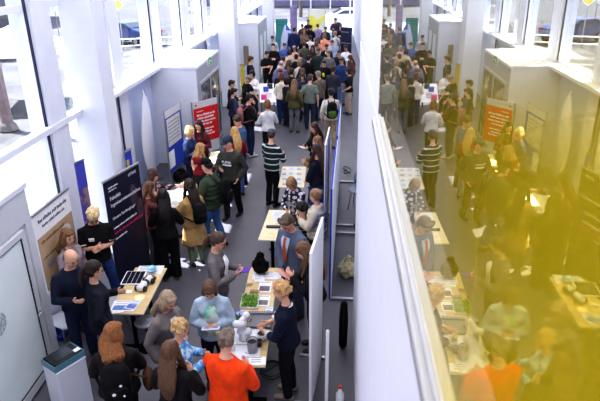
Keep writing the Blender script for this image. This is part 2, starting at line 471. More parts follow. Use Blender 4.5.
def put(name, me, m, parent):
    o = bpy.data.objects.new(name, me); COL.objects.link(o); o.parent = parent
    if not me.materials: me.materials.append(m)
    o.material_slots[0].link = 'OBJECT'; o.material_slots[0].material = m
    return o
TOPNAME = {'tee': 'tee_shirt', 'shirt': 'shirt', 'sweater': 'sweater', 'jacket': 'jacket', 'blazer': 'blazer', 'coat': 'coat', 'puffer': 'puffer_jacket', 'longtee': 'tunic', 'dress': 'dress', 'threequarter': 'jumper'}
SK = [(.86, .66, .56), (.80, .60, .50), (.72, .52, .42), (.90, .72, .64)]
persons = {}; worn_by = {}
def person(key, head, label, facing=0, h=1.72, sex='f', arms=('down', 'down'), lean=0, nod=10, turn=0, legs='stand', build=1.0,
           top=('sweater', (.1, .1, .13)), bottom=('trousers', (.08, .08, .1)), hair=('short', (.12, .08, .06)), shoes=(.06, .06, .07),
           tone=0, lod=1, group=None, cap=None, glasses=False, xy=None, topmat=None, face=None, shade=0):
    P = Pose(sex, arms, lean, nod, turn, legs, build); k = h/1.72
    R = Matrix.Rotation(-math.radians(facing), 3, 'Z')
    ht = P.HT((0, -.01, 1.735))*k
    if xy is None:
        g = at(head[0], head[1], ht.z); loc = V((g.x, g.y, 0))-V(((R@ht).x, (R@ht).y, 0))
    else: loc = V((xy[0], xy[1], 0))
    root = empty('person', loc, -math.radians(facing)); root.scale = (k, k, k)
    tag(root, label, 'person', group)
    put('body', body_mesh(P, lod), skin(SK[tone]), root)
    put(TOPNAME[top[0]], top_mesh(P, top[0], lod), topmat or cloth(top[1]), root)
    if top[0] != 'dress': put('skirt' if bottom[0] == 'skirt' else 'trousers', bottom_mesh(P, bottom[0], lod), cloth(bottom[1]), root)
    for i in (0, 1): put('shoe', shoe_mesh(P, i, lod), plastic(shoes, .5), root)
    if hair: put('hair', hair_mesh(P, hair[0], lod), hairm(hair[1]), root)
    if cap:
        mb = MB(); n = 16; M = P.HM()
        prof = [(1.0, 1.655), (1.02, 1.68), (.95, 1.71), (.75, 1.735), (.4, 1.75), (.05, 1.755)]
        mb.rings([(V((0, -.008, z)), V((.088*r, 0, 0)), V((0, .108*r, 0))) for r, z in prof], n)
        if cap[0] == 'cap':
            for a in (0,):
                mb.prism([V((.07*math.cos(t), .075+.105*math.sin(t), 1.668-.012*abs(math.cos(t)))) for t in [PI*i/10 for i in range(11)]], (0, 0, -.008))
        tr(mb, M, 0); mb.obj('cap' if cap[0] == 'cap' else 'beanie', cloth(cap[1]), root, True)
    if lod == 2 or face:
        for nm, mb, c in face_bits(P): mb.obj(nm, plastic(c, .3), root, True)
    if glasses:
        M = P.HM(); mb = MB()
        for sd in (-1, 1):
            mb.tube([(sd*.031+.022*math.cos(t*PI/6), .1, 1.602+.018*math.sin(t*PI/6)) for t in range(12)], .0026, 5, close=True)
            mb.tube([(sd*.053, .099, 1.605), (sd*.076, .06, 1.605), (sd*.08, .0, 1.6)], .0026, 5)
        mb.tube([(-.01, .1, 1.606), (.01, .1, 1.606)], .0026, 5)
        tr(mb, M, 0); mb.obj('glasses', plastic((.08, .08, .09)), root)
    persons[key] = (root, P, k, R, loc)
    return root, P

def worn(key, name, label, cat, group=None):
    """an Empty sharing the wearer's frame, for a thing the person carries"""
    root, P, k, R, loc = persons[key]
    e = empty(name, loc, root.rotation_euler.z); e.scale = (k, k, k); tag(e, label, cat, group); worn_by.setdefault(key, []).append(e)
    return e, P
def backpack(key, label, col, col2=None, go=.036, w=.15, d=.17, hgt=.46, one=False):
    e, P = worn(key, 'backpack', label, 'backpack', None); off = go+.022; so = go+.026
    rx, ry, yc = P.TZ(1.15); ang = P.lean
    M = Matrix.Translation(P.L(V((0, yc-ry-off-d/2-.012, 1.16))))@Matrix.Rotation(-ang, 4, 'X')
    mb = MB(); n = 16
    mb.rings([(M@V((0, y, z)), M.to_3x3()@V((w*s, 0, 0)), M.to_3x3()@V((0, d*.5*s2, 0))) for z, s, s2, y in
              ((-hgt/2, .72, .7, 0), (-hgt/2+.03, .95, .95, 0), (0, 1, 1, 0), (hgt*.3, .95, .9, .005), (hgt*.45, .72, .7, .012), (hgt/2, .35, .4, .015))], n)
    mb.obj('pack', cloth(col), e, True)
    mb = MB(); mb.rings([(M@V((0, -d*.5-.005, z)), M.to_3x3()@V((w*.72*s, 0, 0)), M.to_3x3()@V((0, .035*s, 0))) for z, s in ((-hgt*.42, .7), (-hgt*.36, 1), (-hgt*.05, 1), (0, .75))], 14)
    mb.obj('pocket', cloth(col2 or tuple(v*.8 for v in col)), e, True)
    o = {2: .06}.get(2)
    for sd in ((-1, 1) if not one else (1,)):
        pts = [M@V((sd*.08, d*.45, hgt*.36)), P.surf(1.34, sd*.082, so, True), P.L(V((sd*.088, -.035, 1.385+so))), P.L(V((sd*.09, .03, 1.375+so))), P.surf(1.30, sd*.095, so), P.surf(1.16, sd*.115, so), P.L(V((sd*(P.TZ(1.05)[0]+so+.012), .02, 1.06))), M@V((sd*w*.9, d*.3, -hgt*.4))]
        mb = MB(); mb.tube(pts, .019, 8, flat=.4, up=(1, 0, 0)); mb.obj('strap', cloth(col), e, True)
    mb = MB(); mb.tube([M@V((-.03, d*.2, hgt*.48)), M@V((0, d*.2, hgt*.56)), M@V((.03, d*.2, hgt*.48))], .008, 6); mb.obj('handle', cloth(col), e)
    return e
def front_patch(key, name, m, outline, off, parent=None, back=False, label=None):
    """cloth panel lying on the torso: outline gives (z, x0, x1) rows"""
    root, P, k, R, loc = persons[key]
    n = 7; vs = []; fs = []
    for z, a, b in outline:
        for i in range(n): vs.append(P.surf(z, a+(b-a)*i/(n-1), off, back))
    for r in range(len(outline)-1):
        for i in range(n-1): fs.append((r*n+i, r*n+i+1, (r+1)*n+i+1, (r+1)*n+i))
    mb = MB(); mb._add(vs, fs); o = mb.obj(name, m, parent or root, True)
    md = o.modifiers.new('solid', 'SOLIDIFY'); md.thickness = .004
    if label: o['label'] = label
    return o
def hand_mid(key, side):
    root, P, k, R, loc = persons[key]
    s, S, E, W = P.arm[0 if side < 0 else 1]; return W+(W-E).normalized()*.085
def local_to_world(key, p):
    root, P, k, R, loc = persons[key]; return R@(V(p)*k)+loc
# ------------------------------------------------------------------ the setting
WHITE = mat('white_paint', (.86, .87, .915), .55, .03, 3)
PALE = mat('pale_panel', (.80, .84, .95), .35, .03, 1.5)
GREYP = mat('grey_paint', (.70, .71, .76), .5, .04, 3)
GASKET = plastic((.16, .18, .30), .5)
FRAME = mat('white_frame', (.87, .88, .92), .4, .03, 4)
DOORGREY = mat('door_grey', (.66, .67, .71), .45, .04, 4)
BLACK = plastic((.05, .05, .06), .5)
def glassmat(name, tint=(.93, .96, 1.0), gl=.10):
    m = bpy.data.materials.new(name); m.use_nodes = True; nt = m.node_tree; nt.nodes.clear()
    o = nt.nodes.new('ShaderNodeOutputMaterial'); mx = nt.nodes.new('ShaderNodeMixShader')
    t = nt.nodes.new('ShaderNodeBsdfTransparent'); g = nt.nodes.new('ShaderNodeBsdfGlossy'); g.inputs['Roughness'].default_value = .02
    t.inputs['Color'].default_value = tint+(1,)
    lw = nt.nodes.new('ShaderNodeLayerWeight'); lw.inputs['Blend'].default_value = .5
    pw = nt.nodes.new('ShaderNodeMath'); pw.operation = 'POWER'; pw.inputs[1].default_value = 4; nt.links.new(lw.outputs['Facing'], pw.inputs[0])
    fr = nt.nodes.new('ShaderNodeMapRange'); fr.inputs['To Min'].default_value = .03; fr.inputs['To Max'].default_value = .5; nt.links.new(pw.outputs[0], fr.inputs['Value'])
    nt.links.new(fr.outputs[0], mx.inputs[0]); nt.links.new(t.outputs[0], mx.inputs[1]); nt.links.new(g.outputs[0], mx.inputs[2])
    nt.links.new(mx.outputs[0], o.inputs[0]); return m
GLASS = glassmat('window_glass')
FROST = mat('frosted_glass', (.90, .94, .95), .3, .05, 2)

# floor: dark slate sheet with a soft sheen
def floor_mat():
    m = mat('slate_floor', (.35, .345, .38), .42, .12, 1.3, spec=.4); nt = m.node_tree; b = nt.nodes['Principled BSDF']
    n = nt.nodes.new('ShaderNodeTexNoise'); n.inputs['Scale'].default_value = 6; mr = nt.nodes.new('ShaderNodeMapRange')
    mr.inputs['To Min'].default_value = .32; mr.inputs['To Max'].default_value = .55
    nt.links.new(n.outputs['Fac'], mr.inputs['Value']); nt.links.new(mr.outputs[0], b.inputs['Roughness']); return m
struct(MB().box((-4.86, -1.2, -.2), (2.4, 45, 0)).obj('floor', floor_mat()), 'dark slate grey hall floor')
PAVE = mat('sunlit_paving', (.46, .46, .49), .9, .25, .6)
mb = MB(); mb.box((-9.5, -10, -.25), (-4.86, 45.3, -.03)); mb.box((-9.5, 45.3, -.25), (40, 52, -.03))
struct(mb.obj('ground_paving', PAVE), 'bright sunlit paving outside the windows')
mb = MB(); mb.box((-70, -10, -.25), (-9.5, 120, -.05)); mb.box((-9.5, 52, -.25), (40, 120, -.05))
struct(mb.obj('ground_street', mat('asphalt', (.26, .26, .28), .9, .45, .35)), 'grey street outside the windows')
struct(MB().box((-5.05, -1.2, 9), (2.6, 45.2, 9.2)).obj('ceiling', WHITE), 'white hall ceiling')
struct(MB().box((-5.8, -1.2, 5.42), (-5.05, 45.2, 5.5)).obj('sun_cut_slab', WHITE), 'unseen slab added along the glass front to cut the sun')  # unseen overhang added to narrow the sun patches on the hall floor

XL = -4.7
PIER0, STEP, PW = 8.85, 3.05, .62
piers = [PIER0+STEP*k for k in range(-3, 12)]
SILL = 2.6
mb = MB()
for y in piers:
    mb.box((XL-.35, y, 0), (XL+.02, y+PW, 5.4))
mb.box((XL-.35, -1.2, 5.3), (XL+.02, 45, 9))
wl = struct(mb.obj('wall_left', WHITE), 'white window piers of the glass front')
mb = MB()
for k, y in enumerate(piers[:-1]):
    a, b = y+PW, y+STEP
    if y > 8.5: mb.box((XL-.2, a if y > 11 else 10.6, .0), (XL-.05, b, SILL-.02))
struct(mb.obj('wall_panels', PALE, None), 'pale blue grey wall panels under the window sill')
for y in piers:
    if 11 < y < 45: struct(MB().box((XL+.02, y-.03, .0), (XL+.045, y+.03, SILL-.02)).obj('trim_%d' % (2+int(y)), GASKET), 'dark blue joint strip on the wall panels')
mb = MB(); mb.box((XL-.3, 10.6, SILL-.02), (XL+.24, 45, SILL+.06)); mb.box((XL-.1, -1, SILL-.05), (XL+.05, 10.6, SILL+.05))
struct(mb.obj('trim_1', WHITE), 'long white window sill ledge')
wn = 1
for k, y in enumerate(piers[:-1]):
    a, b = y+PW, y+STEP
    if b < 5: continue
    w = empty('window_%d' % wn, (XL-.12, 0, 0)); struct(w, 'tall window of the glass front'); wn += 1
    z0 = SILL+.06 if y > 11 else .05
    mb = MB(); t = .06
    for (y0, y1, q0, q1) in ((a, a+t, z0, 5.3), (b-t, b, z0, 5.3), (a+t, b-t, z0, z0+t), (a+t, b-t, 5.24, 5.3), (a+t, b-t, 4.48, 4.58)): mb.box((-.06, y0, q0), (.06, y1, q1))
    if z0 < 1: mb.box((-.06, a+t, 2.5), (.06, b-t, 2.62))
    mb.obj('window_frame', FRAME, w)
    MB().box((.06, b-.055, z0+.06), (.085, b+.01, 5.3)).obj('seal', GASKET, w)
    MB().box((-.01, a+t, z0+t), (.01, b-t, 5.24)).obj('pane', GLASS, w)

def column(n, x0, x1, y0, y1, lab):
    mb = MB(); mb.box((x0, y0, 0), (x1, y1, 9)); struct(mb.obj('column_%d' % n, WHITE, bevel=.015), lab)
column(1, -4.79, -4.19, 10.0, 10.55, 'thick white square column beside the navy banner')
column(2, -4.18, -3.56, 21.0, 21.9, 'white square column behind the doorway with the exit sign')
column(3, -3.86, -3.28, 32.0, 32.9, 'white square column beyond the second doorway')

# draught lobbies: white boxes with a glazed double door in the hall face
def lobby(n, X, Y0, Y1, top, glazing, label, door_mat=DOORGREY):
    mb = MB(); mb.box((XL-.1, Y0, 0), (X-.03, Y1, top)); mb.box((XL+.26, Y0-.03, top), (X+.02, Y1+.03, top+.06))
    struct(mb.obj('wall_lobby', WHITE), label)
    d = empty('door_%d' % n, (X, 0, 0)); struct(d, 'glazed door in the white lobby wall')
    mb = MB(); mb.box((-.03, Y0, 0), (.0, Y0+.14, top)); mb.box((-.03, Y1-.14, 0), (.0, Y1, top)); mb.box((-.03, Y0+.14, top-.42), (.0, Y1-.14, top))
    mb.obj('door_frame', door_mat, d)
    for (a, b, z0, z1, gm) in glazing:
        mb = MB(); t = .075
        for (p, q, r, s) in ((a, a+t, z0, z1), (b-t, b, z0, z1), (a+t, b-t, z1-t, z1), (a+t, b-t, z0, z0+t*1.6)): mb.box((-.03, p, r), (.025, q, s))
        lf = mb.obj('door_leaf', door_mat, d)
        MB().box((-.012, a+t, z0+t), (.006, b-t, z1-t)).obj('pane', gm, lf)
        mb = MB()
        for p in (a+t, b-t-.015): mb.box((.004, p, z0+t), (.018, p+.022, z1-t))
        mb.box((.004, a+t, z1-t-.018), (.018, b-t, z1-t)); mb.box((.004, a+t, z0+t*1.6), (.018, b-t, z0+t*1.6+.018))
        mb.obj('seal', BLACK, lf)
        MB().tube([(.02, b-.05, 1.0), (.07, b-.05, 1.0), (.07, b-.16, 1.0)], .011, 8).obj('door_handle', metal((.6, .6, .62)), lf)
    return d
DARKGLASS = mat('lobby_glass', (.42, .44, .47), .08, .25, 2.5, spec=.7)
lobby(1, -3.78, 2.2, 6.22, 2.62, [(2.35, 4.15, .05, 2.16, FROST), (4.2, 5.98, .05, 2.16, FROST)], 'white entrance lobby box with glass doors nearest the long banner with the map', mat('door_white', (.80, .81, .84), .4, .03, 4))
lobby(2, -3.5, 14.5, 17.4, 2.6, [(14.66, 15.94, .05, 2.2, DARKGLASS), (15.97, 17.24, .05, 2.2, DARKGLASS)], 'white lobby box behind the red sign')
lobby(3, -3.32, 25.9, 29.2, 2.55, [(26.1, 27.5, .05, 2.1, FROST), (27.55, 29.0, .05, 2.1, FROST)], 'white lobby box beyond the second column')
# round emblem on the near glass door
e = MB().lathe((0, 0, 0), [(.0, 0), (.14, 0), (.14, .004), (.0, .004)], 28).obj('door_emblem', mat('emblem', (.62, .66, .68), .5, .1, 30, col2=(.80, .84, .85), kind='voronoi'), None)
p = on_x(-1, 325, -3.765); e.rotation_euler = (0, PI/2, 0); e.location = p
tag(e, 'round faded grey emblem stuck on the near glass door', 'sticker')

# far end: glazed wall with the street beyond
w = empty('window_%d' % wn, (0, 45.05, 0)); struct(w, 'glazed end wall of the hall')
mb = MB()
for x in (-4.7, -3.2, -1.7, -.2, 1.3, 2.3): mb.box((x-.05, -.055, 0), (x+.05, .055, 9))
for z in (.04, 2.4, 4.2, 6.2): mb.box((-4.7, -.05, z-.04), (2.4, .05, z+.06))
mb.obj('window_frame', FRAME, w); MB().box((-4.7, -.01, 0), (2.4, .01, 9)).obj('pane', GLASS, w)

# right side: gallery wall beside the camera, with the window pane that mirrors the hall
N = V((1, -.0152249, .0098770)).normalized()
E1 = V((.0152249, 1, 0)).normalized(); E2 = N.cross(E1).normalized(); E2 = E2 if E2.z > 0 else -E2
ORG = V((0, 0, CAMZ))+N*.230962
WM = Matrix(((N.x, E1.x, E2.x, ORG.x), (N.y, E1.y, E2.y, ORG.y), (N.z, E1.z, E2.z, ORG.z), (0, 0, 0, 1)))
def plane_st(px, py):
    d = ray(px, py); t = (ORG-V((0, 0, CAMZ))).dot(N)/d.dot(N); q = d*t-(ORG-V((0, 0, CAMZ)))
    return q.dot(E1), q.dot(E2)
S1 = plane_st(380.5, 60)[0]; T0 = -.885
NEARW = mat('gallery_white', (.88, .88, .93), .6, .02, 4)
mb = MB()
mb.box((.0, -1.2, T0-.06), (.12, S1, T0-.012))
mb.box((.0, S1+.005, T0-.012), (.12, 7.25, 3.6)); mb.box((.0, -1.2, -5.19), (.12, 7.25, T0-.06)); mb.box((0, -1.2, 1.3), (.12, S1+.005, 3.6))
o = mb.obj('wall_gallery', NEARW); o.matrix_world = WM; struct(o, 'white gallery wall beside the camera')
w = empty('window_%d' % (wn+1)); struct(w, 'gallery window pane mirroring the hall under a painted yellow haze'); w.matrix_world = WM
mb = MB(); RAILM = mat('rail_white', (.74, .74, .76), .35, .03, 5)
mb.box((-.035, -1.2, T0-.075), (.0, S1+.02, T0-.018)); mb.box((-.016, -1.2, T0-.018), (.0, S1+.02, T0+.0))
mb.obj('window_frame', RAILM, w, bevel=.006)
MB().box((-.0375, -1.2, T0-.052), (-.034, S1+.02, T0-.044)).obj('groove', plastic((.45, .45, .47)), w)
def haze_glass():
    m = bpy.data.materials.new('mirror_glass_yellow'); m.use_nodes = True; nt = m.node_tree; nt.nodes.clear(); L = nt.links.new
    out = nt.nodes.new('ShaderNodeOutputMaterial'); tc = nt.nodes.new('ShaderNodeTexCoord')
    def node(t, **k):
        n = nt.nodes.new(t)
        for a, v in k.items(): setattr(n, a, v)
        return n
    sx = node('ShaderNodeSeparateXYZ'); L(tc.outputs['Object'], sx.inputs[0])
    # blurred yellow reflection painted into the glass colour; grows towards the near low part
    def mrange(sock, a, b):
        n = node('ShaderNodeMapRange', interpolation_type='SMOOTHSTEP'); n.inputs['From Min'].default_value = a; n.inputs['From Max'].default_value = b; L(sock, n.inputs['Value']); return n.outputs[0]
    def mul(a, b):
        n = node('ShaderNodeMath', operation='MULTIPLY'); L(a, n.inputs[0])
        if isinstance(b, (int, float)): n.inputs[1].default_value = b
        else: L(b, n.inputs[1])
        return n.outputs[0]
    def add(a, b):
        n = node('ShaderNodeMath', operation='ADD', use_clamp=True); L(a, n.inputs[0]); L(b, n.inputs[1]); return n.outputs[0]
    # elevation of the sight line grows like t/s: use ratio so that the painted haze fans out from the top corner
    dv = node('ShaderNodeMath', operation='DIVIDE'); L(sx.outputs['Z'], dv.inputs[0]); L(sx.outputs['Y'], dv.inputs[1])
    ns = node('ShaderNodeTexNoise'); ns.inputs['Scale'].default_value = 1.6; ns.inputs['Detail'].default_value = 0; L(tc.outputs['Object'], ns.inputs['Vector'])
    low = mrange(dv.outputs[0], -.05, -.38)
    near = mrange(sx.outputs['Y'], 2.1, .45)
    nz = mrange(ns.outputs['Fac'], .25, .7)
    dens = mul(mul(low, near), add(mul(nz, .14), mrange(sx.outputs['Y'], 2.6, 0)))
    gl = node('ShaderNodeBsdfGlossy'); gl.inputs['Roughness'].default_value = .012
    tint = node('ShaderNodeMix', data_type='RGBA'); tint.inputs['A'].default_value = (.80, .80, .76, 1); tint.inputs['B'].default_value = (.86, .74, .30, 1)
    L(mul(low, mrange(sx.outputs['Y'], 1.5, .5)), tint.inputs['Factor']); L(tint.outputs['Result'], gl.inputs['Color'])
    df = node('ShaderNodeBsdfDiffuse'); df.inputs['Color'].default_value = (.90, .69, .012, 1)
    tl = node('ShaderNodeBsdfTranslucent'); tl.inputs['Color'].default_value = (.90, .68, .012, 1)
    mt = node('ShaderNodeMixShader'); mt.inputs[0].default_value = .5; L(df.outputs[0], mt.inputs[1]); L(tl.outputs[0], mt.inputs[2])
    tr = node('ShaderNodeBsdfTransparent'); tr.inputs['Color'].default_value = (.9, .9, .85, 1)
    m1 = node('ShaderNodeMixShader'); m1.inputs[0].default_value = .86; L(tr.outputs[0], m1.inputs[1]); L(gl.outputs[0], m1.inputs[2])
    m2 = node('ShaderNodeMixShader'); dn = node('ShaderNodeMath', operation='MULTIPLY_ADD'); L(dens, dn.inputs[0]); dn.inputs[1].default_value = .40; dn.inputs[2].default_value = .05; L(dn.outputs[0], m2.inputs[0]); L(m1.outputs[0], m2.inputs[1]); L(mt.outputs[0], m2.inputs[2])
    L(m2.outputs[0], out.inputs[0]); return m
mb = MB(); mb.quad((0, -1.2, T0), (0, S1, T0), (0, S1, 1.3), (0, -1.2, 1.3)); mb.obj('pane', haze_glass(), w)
# gallery room behind the pane
mb = MB(); mb.box((.45, -1.2, 3.4), (2.4, 7.2, 3.55)); struct(mb.obj('floor_gallery', mat('gallery_floor', (.35, .33, .3), .6)), 'gallery floor')
struct(MB().box((1.55, 7.6, 0), (1.7, 45, 9)).obj('wall_right', WHITE), 'white wall along the far side of the hall')
struct(MB().box((2.3, -1.2, 0), (2.45, 7.6, 9)).obj('wall_gallery_back', mat('gallery_back', (.55, .52, .45), .7)), 'gallery back wall')
struct(MB().box((.5, 7.35, 0), (2.4, 7.5, 9)).obj('wall_gallery_end', WHITE), 'end wall of the gallery')
struct(MB().box((-4.86, -1.35, 0), (2.45, -1.2, 9)).obj('wall_back', WHITE), 'wall behind the camera')

# ------------------------------------------------------------------ outside
def car(label, loc, rz, col, L=4.3, W=1.75, H=1.45, group=None):
    e = empty('car', loc, rz); tag(e, label, 'car', group); h = W/2
    prof = [(-.5, .28), (-.49, .62), (-.40, .72), (-.27, .78), (-.13, 1.0), (.22, 1.0), (.40, .74), (.49, .66), (.5, .3)]
    P = [V((-h, x*L, z*H)) for x, z in prof]
    mb = MB(); rg = []
    for s, sc in ((-1, .0), (-.96, .06), (.96, .06), (1, .0)):
        rg.append(s)
    mb.prism(P, (W, 0, 0)); mb.obj('body', mat('car_paint', col, .25, .04, 2, spec=.7), e, bevel=.09)
    gm = mat('car_glass', (.18, .2, .25), .1, .1, 2, spec=.8)
    for sx in (-1, 1):
        mb = MB(); mb.prism([V((sx*(h+.004), x*L, z*H)) for x, z in ((-.24, .79), (-.12, .955), (.2, .955), (.35, .78))], (sx*.006, 0, 0)); mb.obj('window', gm, e)
    for a, b in (((-.262, .80), (-.135, .985)), ((.225, .985), (.385, .77))):
        p = [V((-h*.86, a[0]*L, a[1]*H)), V((h*.86, a[0]*L, a[1]*H)), V((h*.8, b[0]*L, b[1]*H)), V((-h*.8, b[0]*L, b[1]*H))]
        nn = (p[1]-p[0]).cross(p[2]-p[0]).normalized(); nn = nn if nn.z > 0 else -nn
        MB().prism([q+nn*.008 for q in p], nn*.006).obj('windscreen', gm, e)
    for sx in (-1, 1):
        for y in (-.32, .31):
            mb = MB(); mb.rings([(V((sx*(h-.16), y*L, .32)), V((0, .30, 0)), V((0, 0, .30))), (V((sx*(h-.16), y*L, .32)), V((0, .32, 0)), V((0, 0, .32))), (V((sx*(h+.02), y*L, .32)), V((0, .32, 0)), V((0, 0, .32))), (V((sx*(h+.03), y*L, .32)), V((0, .19, 0)), V((0, 0, .19)))], 18)
            wh = mb.obj('wheel', plastic((.07, .07, .08)), e)
            MB().rings([(V((sx*(h+.028), y*L, .32)), V((0, .18, 0)), V((0, 0, .18))), (V((sx*(h+.04), y*L, .32)), V((0, .15, 0)), V((0, 0, .15)))], 14).obj('hubcap', metal((.7, .7, .72)), wh)
        for y, c in ((-.495, (.7, .1, .1)), (.49, (.95, .95, .9))):
            MB().box((sx*h*.8-.14, y*L-.03, .57*H), (sx*h*.8+.14, y*L+.03, .65*H)).obj('lamp', plastic(c, .2), e)
    return e
car('dark blue car parked outside the tall windows', V((-13.6, 38.3, 0)), math.radians(62), (.20, .26, .44))
car('white car parked outside the far end of the hall', V((1.75, 47.3, 0)), math.radians(96), (.93, .93, .95), 4.6, 1.8, 1.6)
car('silver car parked on the sunlit street beyond the windows', V((-20, 33, 0)), math.radians(20), (.72, .73, .76))
def sign_post(label, loc, h, col, pm, diamond=True):
    e = empty('road_sign', loc, math.radians(20)); tag(e, label, 'road sign')
    MB().tube([(0, 0, -.02), (0, 0, h)], .035, 8).obj('post', pm, e)
    s = .36; z = h-.2
    pl = [V((0, -.04, z+s)), V((s, -.04, z)), V((0, -.04, z-s)), V((-s, -.04, z))] if diamond else [V((-s, -.04, z-s)), V((s, -.04, z-s)), V((s, -.04, z+s)), V((-s, -.04, z+s))]
    MB().prism(pl, (0, .012, 0)).obj('sign_plate', paper((.95, .95, .95)), e)
    MB().prism([V((p.x*.8, -.046, z+(p.z-z)*.8)) for p in pl], (0, .008, 0)).obj('sign_face', paper(col), e)
sign_post('yellow diamond road sign on a grey post beside the dark blue car', V((-13.2, 35.6, 0)), 2.9, (.95, .82, .25), metal((.6, .6, .62)))
def lamp_pole(label, p, h, r, col):
    e = empty('utility_pole', p); tag(e, label, 'pole')
    MB().tube([(0, 0, -.05), (0, 0, h)], [r*1.2, r], 10).obj('pole', mat('pole', col, .8, .2, 6), e)
    MB().tube([(0, 0, .0), (0, 0, .18)], [r*2, r*1.6], 10).obj('pole_base', plastic((.3, .28, .28)), e)
    MB().box((-.5, -.04, h-.4), (.5, .04, h-.3)).obj('crossarm', mat('pole', col, .8, .2, 6), e)
lamp_pole('thick brown wooden pole outside the first tall window', V((-10.8, 17.6, 0)), 7.5, .16, (.40, .34, .33))
lamp_pole('slim grey lamp pole on the street past the dark blue car', V((-15, 46, 0)), 9, .10, (.62, .62, .65))
# market tents
def tent(label, loc, rz, s=3.0):
    e = empty('market_tent', loc, rz); tag(e, label, 'tent', None); h = s/2
    mb = MB(); ap = V((0, 0, 3.0)); c = [V((-h, -h, 2.2)), V((h, -h, 2.2)), V((h, h, 2.2)), V((-h, h, 2.2))]
    for i in range(4): mb._add([c[i], c[(i+1) % 4], ap], [(0, 1, 2)])
    for i in range(4): mb._add([c[i], c[(i+1) % 4], c[(i+1) % 4]-V((0, 0, .25)), c[i]-V((0, 0, .25))], [(0, 1, 2, 3)])
    mb.obj('canopy', cloth((.95, .95, .97)), e)
    for q in c: MB().tube([(q.x*.97, q.y*.97, -.03), (q.x*.97, q.y*.97, 2.25)], .03, 8).obj('leg', metal((.6, .6, .64)), e)
tent('white peaked market tent outside the first tall window', V((-12.2, 21.5, 0)), .3, 3.2)
tent('white market tent further along the street', V((-18, 41.5, 0)), .1, 3)
def tree(label, loc, h, r, col, seed):
    rnd = random.Random(seed); e = empty('tree', loc); tag(e, label, 'tree')
    br = MB(); br.tube([(0, 0, -.05), (.05, 0, h*.3), (0, .1, h*.7)], [.2, .15, .06], 8)
    for i in range(7):
        a = i*2.4; br.tube([(0, .04, h*(.3+.05*i)), (math.cos(a)*r*.6, math.sin(a)*r*.6, h*(.5+.05*i))], [.07, .02], 6)
    br.obj('trunk', mat('bark', (.42, .36, .33), .9, .3, 9, .5), e)
    mb = MB()
    for i in range(2600):
        a = rnd.random()*2*PI; b = math.acos(rnd.uniform(-.8, 1)); q = r*rnd.uniform(.45, 1)**.5*(.8+.3*noise.noise(V((a, b, seed))))
        c = V((q*math.sin(b)*math.cos(a), q*math.sin(b)*math.sin(a), h*.68+q*.8*math.cos(b))); s = rnd.uniform(.09, .2)
        u = V((rnd.uniform(-1, 1), rnd.uniform(-1, 1), rnd.uniform(-1, 1))).normalized(); v = u.orthogonal().normalized()
        mb.quad(c-u*s, c+v*s*.6, c+u*s, c-v*s*.6)
    mb.obj('crown', mat('leaves', col, .8, .35, 3), e)
tree('tree with pale green leaves beyond the first tall window', V((-24, 30, 0)), 8, 3.0, (.40, .48, .26), 1)
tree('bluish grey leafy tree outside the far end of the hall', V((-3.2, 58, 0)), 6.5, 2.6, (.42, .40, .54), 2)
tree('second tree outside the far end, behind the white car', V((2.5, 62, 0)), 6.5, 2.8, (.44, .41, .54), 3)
tree('tall tree standing close outside the window nearest the camera', V((-9.2, 9.5, 0)), 13.5, 2.1, (.40, .48, .26), 4)  # out-of-view tree added in the sun's path to shade the near table
def building(label, lo, hi, col, face, nx, nz):
    e = empty('building', ((lo[0]+hi[0])/2, (lo[1]+hi[1])/2, -.03)); tag(e, label, 'building')
    w, d, h = (hi[0]-lo[0])/2, (hi[1]-lo[1])/2, hi[2]
    MB().box((-w, -d, 0), (w, d, h)).obj('facade', mat('facade', col, .9, .06, .4), e)
    MB().box((-w-.2, -d-.2, h), (w+.2, d+.2, h+.3)).obj('roof', mat('facade', tuple(v*.8 for v in col), .9, .06, .4), e)
    gm = mat('far_glass', (.36, .36, .42), .3, .2, 1)
    for i in range(nx):
        for j in range(nz):
            z = 1.0+j*3.1
            if face == 'x':
                y = -d+(i+.5)*2*d/nx; MB().box((w-.02, y-.7, z), (w+.05, y+.7, z+1.7)).obj('window', gm, e)
            else:
                x = -w+(i+.5)*2*w/nx; MB().box((x-.7, -d-.05, z), (x+.7, -d+.02, z+1.7)).obj('window', gm, e)
building('pale grey building across the street from the tall windows', (-42, 10, 0), (-32, 60, 12), (.38, .37, .38), 'x', 14, 3)
building('pale lilac building beyond the far end of the hall', (-16, 72, 0), (16, 80, 12), (.45, .42, .54), 'y', 9, 3)
# low white railing along the road
e = empty('railing', (-11.5, 34, 0), math.radians(25)); tag(e, 'low white railing along the road outside the tall windows', 'railing')
mb = MB()
for z in (.5, .9): mb.tube([(-4, 0, z), (4, 0, z)], .04, 8)
mb.obj('rail', plastic((.92, .92, .95)), e)
for i in range(5): MB().tube([(-4+i*2, 0, -.02), (-4+i*2, 0, .95)], .04, 8).obj('post', plastic((.92, .92, .95)), e)
